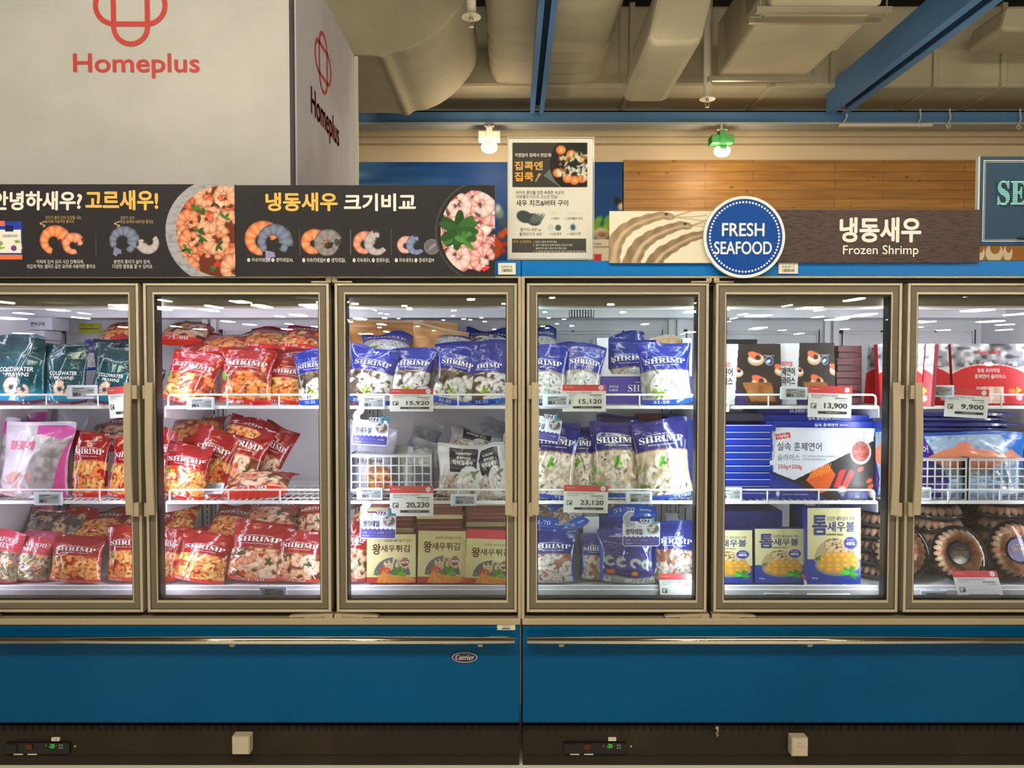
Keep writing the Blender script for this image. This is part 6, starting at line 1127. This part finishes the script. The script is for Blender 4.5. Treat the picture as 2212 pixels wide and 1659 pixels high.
price(1215, 1309, 831, 889, .156, '생새우살(L) 400G(팩)', '15,120', '18,900', 'price card reading 15,120'); etag(1172, 1229, 852, 879, .145, '15,120', 'electronic tag overlapping the 15,120 card')
dangler(1143, 1219, 878, 952, .152, 'L', '생새우살', (1, 0, 0, 1), 'SIZE L dangler hanging tilted behind the fourth door handle', 9)
g = 'blue MEDIUM bags on the middle shelf'
bag('blue_medium', 1128, 1246, 916, 2, .215, 'blue MEDIUM bag under the tilted dangler', g, 9, 6); bag('blue_medium', 1214, 1296, 922, 2, .265, 'shaded blue MEDIUM bag behind its left neighbour', g, 8, -2); bag('blue_medium', 1280, 1398, 912, 2, .245, 'upright blue MEDIUM bag in the middle of the shelf', g, 9, 0); bag('blue_medium', 1378, 1510, 908, 2, .205, 'glossy blue MEDIUM bag at the right, leaning left', g, 9, -5)
bag('blue_medium', 1290, 1380, 897, 2, .40, 'dark blue bag in the back row of the MEDIUM shelf', g, 5, 0); plain('smoked_salmon_box', 1440, 1510, 899, 1084, .42, .2, c_royal, 'blue box edge standing at the back right of the MEDIUM shelf', None); plain('red_label_box', 1377, 1432, 896, 1084, .50, .1, mat('dull_red_card', fz(120, 20, 40), .4), 'dull red box behind the MEDIUM bags', None)
price(1218, 1314, 1048, 1108, .150, '생새우살(M) 800G(팩)', '23,120', '28,900', 'price card reading 23,120', roll=1); etag(1351, 1409, 1062, 1089, .155, '23,120', 'electronic tag right of the 23,120 card')
g = 'blue cocktail shrimp bags on the deck'
bag('blue_cocktail', 1136, 1246, 1142, 3, .21, 'blue LARGE cocktail bag, leftmost of the deck', g, 9, 0); bag('blue_cocktail', 1248, 1326, 1154, 3, .25, 'blue bag half hidden by the plain indigo one', g, 8, 4); bag('indigo_back', 1292, 1416, 1144, 3, .20, 'plain indigo bag back with a row of four shrimps', g, 10, 3); bag('blue_cocktail', 1404, 1508, 1128, 3, .225, 'blue cocktail bag at the right with wrinkled shiny film', g, 9, 2)
bag('blue_cocktail', 1290, 1370, 1118, 3, .30, 'dark blue bag whose header shows above the indigo one', g, 6, -2)
bag('blue_band', 1132, 1240, 1095, 0, .30, 'bag with bright blue -70 band lying on the leftmost cocktail bag', g, 48, 4, yb=1150, hm=.2); bag('blue_band', 1204, 1290, 1092, 0, .29, 'bag with 51-70 band tipped on its corner above the white box', g, 30, -28, yb=1146, hm=.16); bag('blue_band', 1312, 1428, 1084, 0, .36, 'bag with 51-70 band lying behind the SIZE L dangler of the deck', g, 55, -2, yb=1122, hm=.2)
plain('white_carton', 1259, 1294, 1116, 1268, .30, .2, c_wht, 'narrow white carton behind the half hidden blue bag', None)
t = thing('deck_scoop', 'grey bent divider plate above the wrinkled blue bag', 'divider', P(1456, 1132, .40)); MB().prismx([(0, -.33), (0, 0), (.08, .035), (.083, .035), (.003, 0), (.003, -.33)], -.03, .03).build('plate', m_liner, t)
dangler(1343, 1426, 1104, 1180, .148, 'L', '생칵테일', (1, 0, 1, 0), 'SIZE L dangler standing before the plain indigo bag', 0)
price(1427, 1513, 1258, 1297, .118, '생칵테일새우(L) 800G(팩)', '', '35,900', 'leaned-back price card at the right of the blue deck', lean=-24); etag(1318, 1376, 1287, 1314, .118, '', 'electronic tag half sunk at the foot of the blue deck')
# ---- fifth door
g = 'black smoked salmon boxes'
boxed(T_SLICE, 1532, 1690, 743, 1, .21, 'black and white salmon box cut by the door, left of its twin', g, 6); boxed(T_SLICE, 1676, 1806, 741, 1, .225, 'black and white salmon box left of the red box pile', g, 5)
plain('smoked_salmon_box', 1556, 1636, 733, 742, .34, .15, c_black, 'black box lying on the black salmon boxes', g, zoff=0); plain('smoked_salmon_box', 1556, 1670, 743, 868, .30, .16, c_black, 'dark carton behind the first black salmon box', g)
for r in range(9):
    yb_ = 868 - r * 14; plain('smoked_salmon_box', 1806 + (r * 7 % 4) + (4 if r > 6 else 0), 1862, yb_ - 13.4, yb_, .29 + .01 * (r % 2), .22, mat('deep_red_card', fz(72, 11, 16), .45) if r == 0 else bpy.data.materials['deep_red_card'], 'red salmon box lying in the pile beside the standing red boxes, ' + ('lowest', 'second from below', 'third from below', 'fourth from below', 'middle one', 'fourth from above', 'third from above', 'second from above', 'topmost')[r], 'red salmon boxes piled flat', zoff=Z1 - PZ(868, .29) + .001)
for i, (x0, x1, yd, nm) in enumerate(((1862, 1990, .25, 'red salmon box standing turned, right of the flat red pile'), (1884, 2010, .215, 'second turned red salmon box at the fifth door edge'))): boxed(T_RED, x0, x1, 744, 1, yd, nm, 'red salmon boxes', 6, 0, -58 + i * 4)
etag(1686, 1745, 836, 863, .150, '13,900', 'electronic tag left of the 13,900 card', roll=1); price(1746, 1841, 834, 902, .150, '동원 훈제연어 300G', '13,900', '15,900', 'price card reading 13,900', roll=1.5); etag(1545, 1576, 864, 890, .150, '', 'electronic tag sliver at the left gasket of the fifth door')
g = 'blue smoked salmon boxes piled flat'
ords = ('lowest', 'second from below', 'third from below', 'fourth from below', 'fifth from below', 'sixth from below', 'seventh from below', 'eighth from below', 'ninth from below', 'tenth from below', 'topmost')
for r in range(11):
    yb_ = 1084 - r * 14.6; x1 = 1668 + (r * 5 % 3) + (6 if r == 10 else 0)
    o = plain('smoked_salmon_box', 1540, x1, yb_ - 14, yb_, .21 + .006 * (r % 2), .28, c_royal, 'flat blue salmon box left of the large one, ' + ords[r], g, zoff=Z2 - PZ(1084, .21) + .001, bev=.002)
    MB().box(-.19, .12, -.0008, .0, .0235, .0265).build('pale_flap_edge', c_edge, o)
plain('smoked_salmon_box', 1548, 1648, 898, 913, .23, .25, mat('dull_navy_card', fz(48, 46, 62), .35), 'dull dark box lying on the flat blue pile', g, zoff=.008)
boxed(T_SALMON, 1666, 1896, 924, 2, .205, 'large smoked salmon box facing out, red fillets on its front', 'blue smoked salmon boxes', 4, .6)
for i, (x0, x1, yt, yb, yd, tx) in enumerate(((1654, 1905, 911, 925, .235, 'box lid marked with white letters just above the large salmon box'), (1644, 1886, 897, 911, .26, 'blue box lying second above the large salmon box'), (1636, 1800, 880, 896, .30, 'dim blue box lying highest above the large salmon box'))):
    plain('smoked_salmon_box', x0, x1, yt, yb, yd, .22, c_royal, tx, g, texts=(('실속 훈제연어', (.42, .62, .25, .75), 0, dict(bold=.02)), ('슬라이스', (.635, .71, .3, .66), 0)))
plain('salmon_carton', 1690, 1884, 926, 1084, .245, .25, c_royal, 'blue carton standing behind the large salmon box', 'blue smoked salmon boxes', zoff=0)
bag('fish', 1872, 1960, 928, 2, .30, 'violet bag edge right of the large salmon box', None, 8, 0)
etag(1540, 1604, 1053, 1083, .150, '21,900', 'electronic tag reading 21,900')
g = 'shrimp ball boxes'
boxed(T_BALL, 1520, 1630, 1145, 3, .20, 'shrimp ball box cut by the left door edge', g, 3); boxed(T_BALL, 1636, 1743, 1142, 3, .205, 'shaded shrimp ball box, second from the left', g, 3); boxed(T_BALL, 1750, 1866, 1097, 0, .165, 'tall shrimp ball box set forward on the lip', g, 2, z=DECK + .006)
plain('ball_carton', 1556, 1690, 1104, 1268, .34, .26, c_navy, 'navy carton standing behind the two shrimp ball boxes', g, texts=(('톰새우볼', (.2, .6, .80, .9), 2),)); plain('ball_carton', 1738, 1760, 1100, 1268, .28, .2, c_navy, 'navy box edge left of the tall shrimp ball box', g)
for r in range(5): ring_tray((PX(1905, .36), .36, DECK + .002 + r * .058), .13, 'shrimp ring tray behind the tall shrimp ball box, ' + ords[r] if r < 4 else 'shrimp ring tray behind the tall shrimp ball box, topmost', 'shrimp ring trays piled')
etag(1651, 1709, 1282, 1310, .118, '', 'dark electronic tag at the foot of the shrimp ball boxes'); price(1747, 1841, 1268, 1297, .118, '통살새우볼 800G(40개)', '', '', 'leaned price card under the tall shrimp ball box', lean=-42)
# ---- sixth door
g = 'red salmon boxes'
boxed(T_RED, 1902, 2056, 743, 1, .20, 'red salmon box cut by the sixth door handle', g, 7); boxed(T_RED, 2062, 2222, 743, 1, .20, 'red salmon box facing out beside the frame edge', g, 7); boxed(T_RED, 2040, 2190, 744, 1, .27, 'red salmon box just behind the outer one, left edge showing', g, 6, 0, 0)
etag(1998, 2060, 832, 858, .145, '', 'electronic tag overlapping the 9,900 card', yaw=-8); price(2042, 2137, 840, 902, .152, '훈제연어프리미엄 160G(팩)', '9,900', '12,900', 'price card reading 9,900', roll=3)
g = 'salmon bags'
bag('fish', 1950, 2232, 936, 2, .245, 'salmon bag standing upright with a whole orange fish', g, 9, 0, ds=.8)
for r in range(5): o = bag('fishflat', 1956 + 6 * (r % 2), 2190 + 12 * (r % 3), 0, 0, .30 + .02 * (r % 2), 'violet salmon bag lying flat above the upright fish bag, ' + ('lowest', 'second from below', 'middle one', 'second from above', 'topmost')[r], g, 88, 0, z=PZ(940 - r * 11, .31), hm=.26)
plain('salmon_carton', 1960, 2210, 944, 1084, .33, .25, mat('violet_dark_card', fz(50, 44, 110), .4), 'dark carton under the flat violet salmon bags', None)
basket(1950, 2090, 988, 1082, .19, .05, 8, 5, 'clear grid basket before the salmon bag, beside the sixth door handle'); basket(2092, 2236, 988, 1082, .19, .05, 8, 5, 'clear grid basket before the salmon bag, at the frame edge')
etag(1960, 2013, 1053, 1081, .150, '26,900', 'electronic tag reading 26,900')
g = 'shrimp ring trays standing'
for x, z, rad, yd, nm in ((1950, 1270, .13, .255, 'standing shrimp ring tray half behind the sixth door frame'), (2078, 1270, .124, .24, 'standing shrimp ring tray behind the leaned price card'), (2206, 1270, .136, .25, 'standing shrimp ring tray at the frame edge with gold letters')): ring_tray((PX(x, yd), yd + .02, DECK + rad * .94), rad, nm, g, 74, 0, 24)
for (x, yd, n, rad, nm) in ((2020, .46, 5, .14, 'shrimp ring tray lying in the left pile'), (2158, .48, 6, .14, 'shrimp ring tray lying in the tall pile at the frame edge')):
    for r in range(n): ring_tray((PX(x, yd) + .006 * (r % 2), yd, DECK + .002 + r * .062), rad, nm + ', ' + (('lowest', 'second from below', 'third from below', 'fourth from below', 'fifth from below', 'topmost')[r] if r < n - 1 else 'topmost'), 'shrimp ring trays piled')
etag(1989, 2048, 1276, 1304, .118, '', 'dark electronic tag under the standing shrimp rings'); price(2073, 2172, 1258, 1297, .118, '자숙칵테일쉬림프링 453G(팩)', '', '12,990', 'leaned price card before the standing shrimp rings', lean=-30)
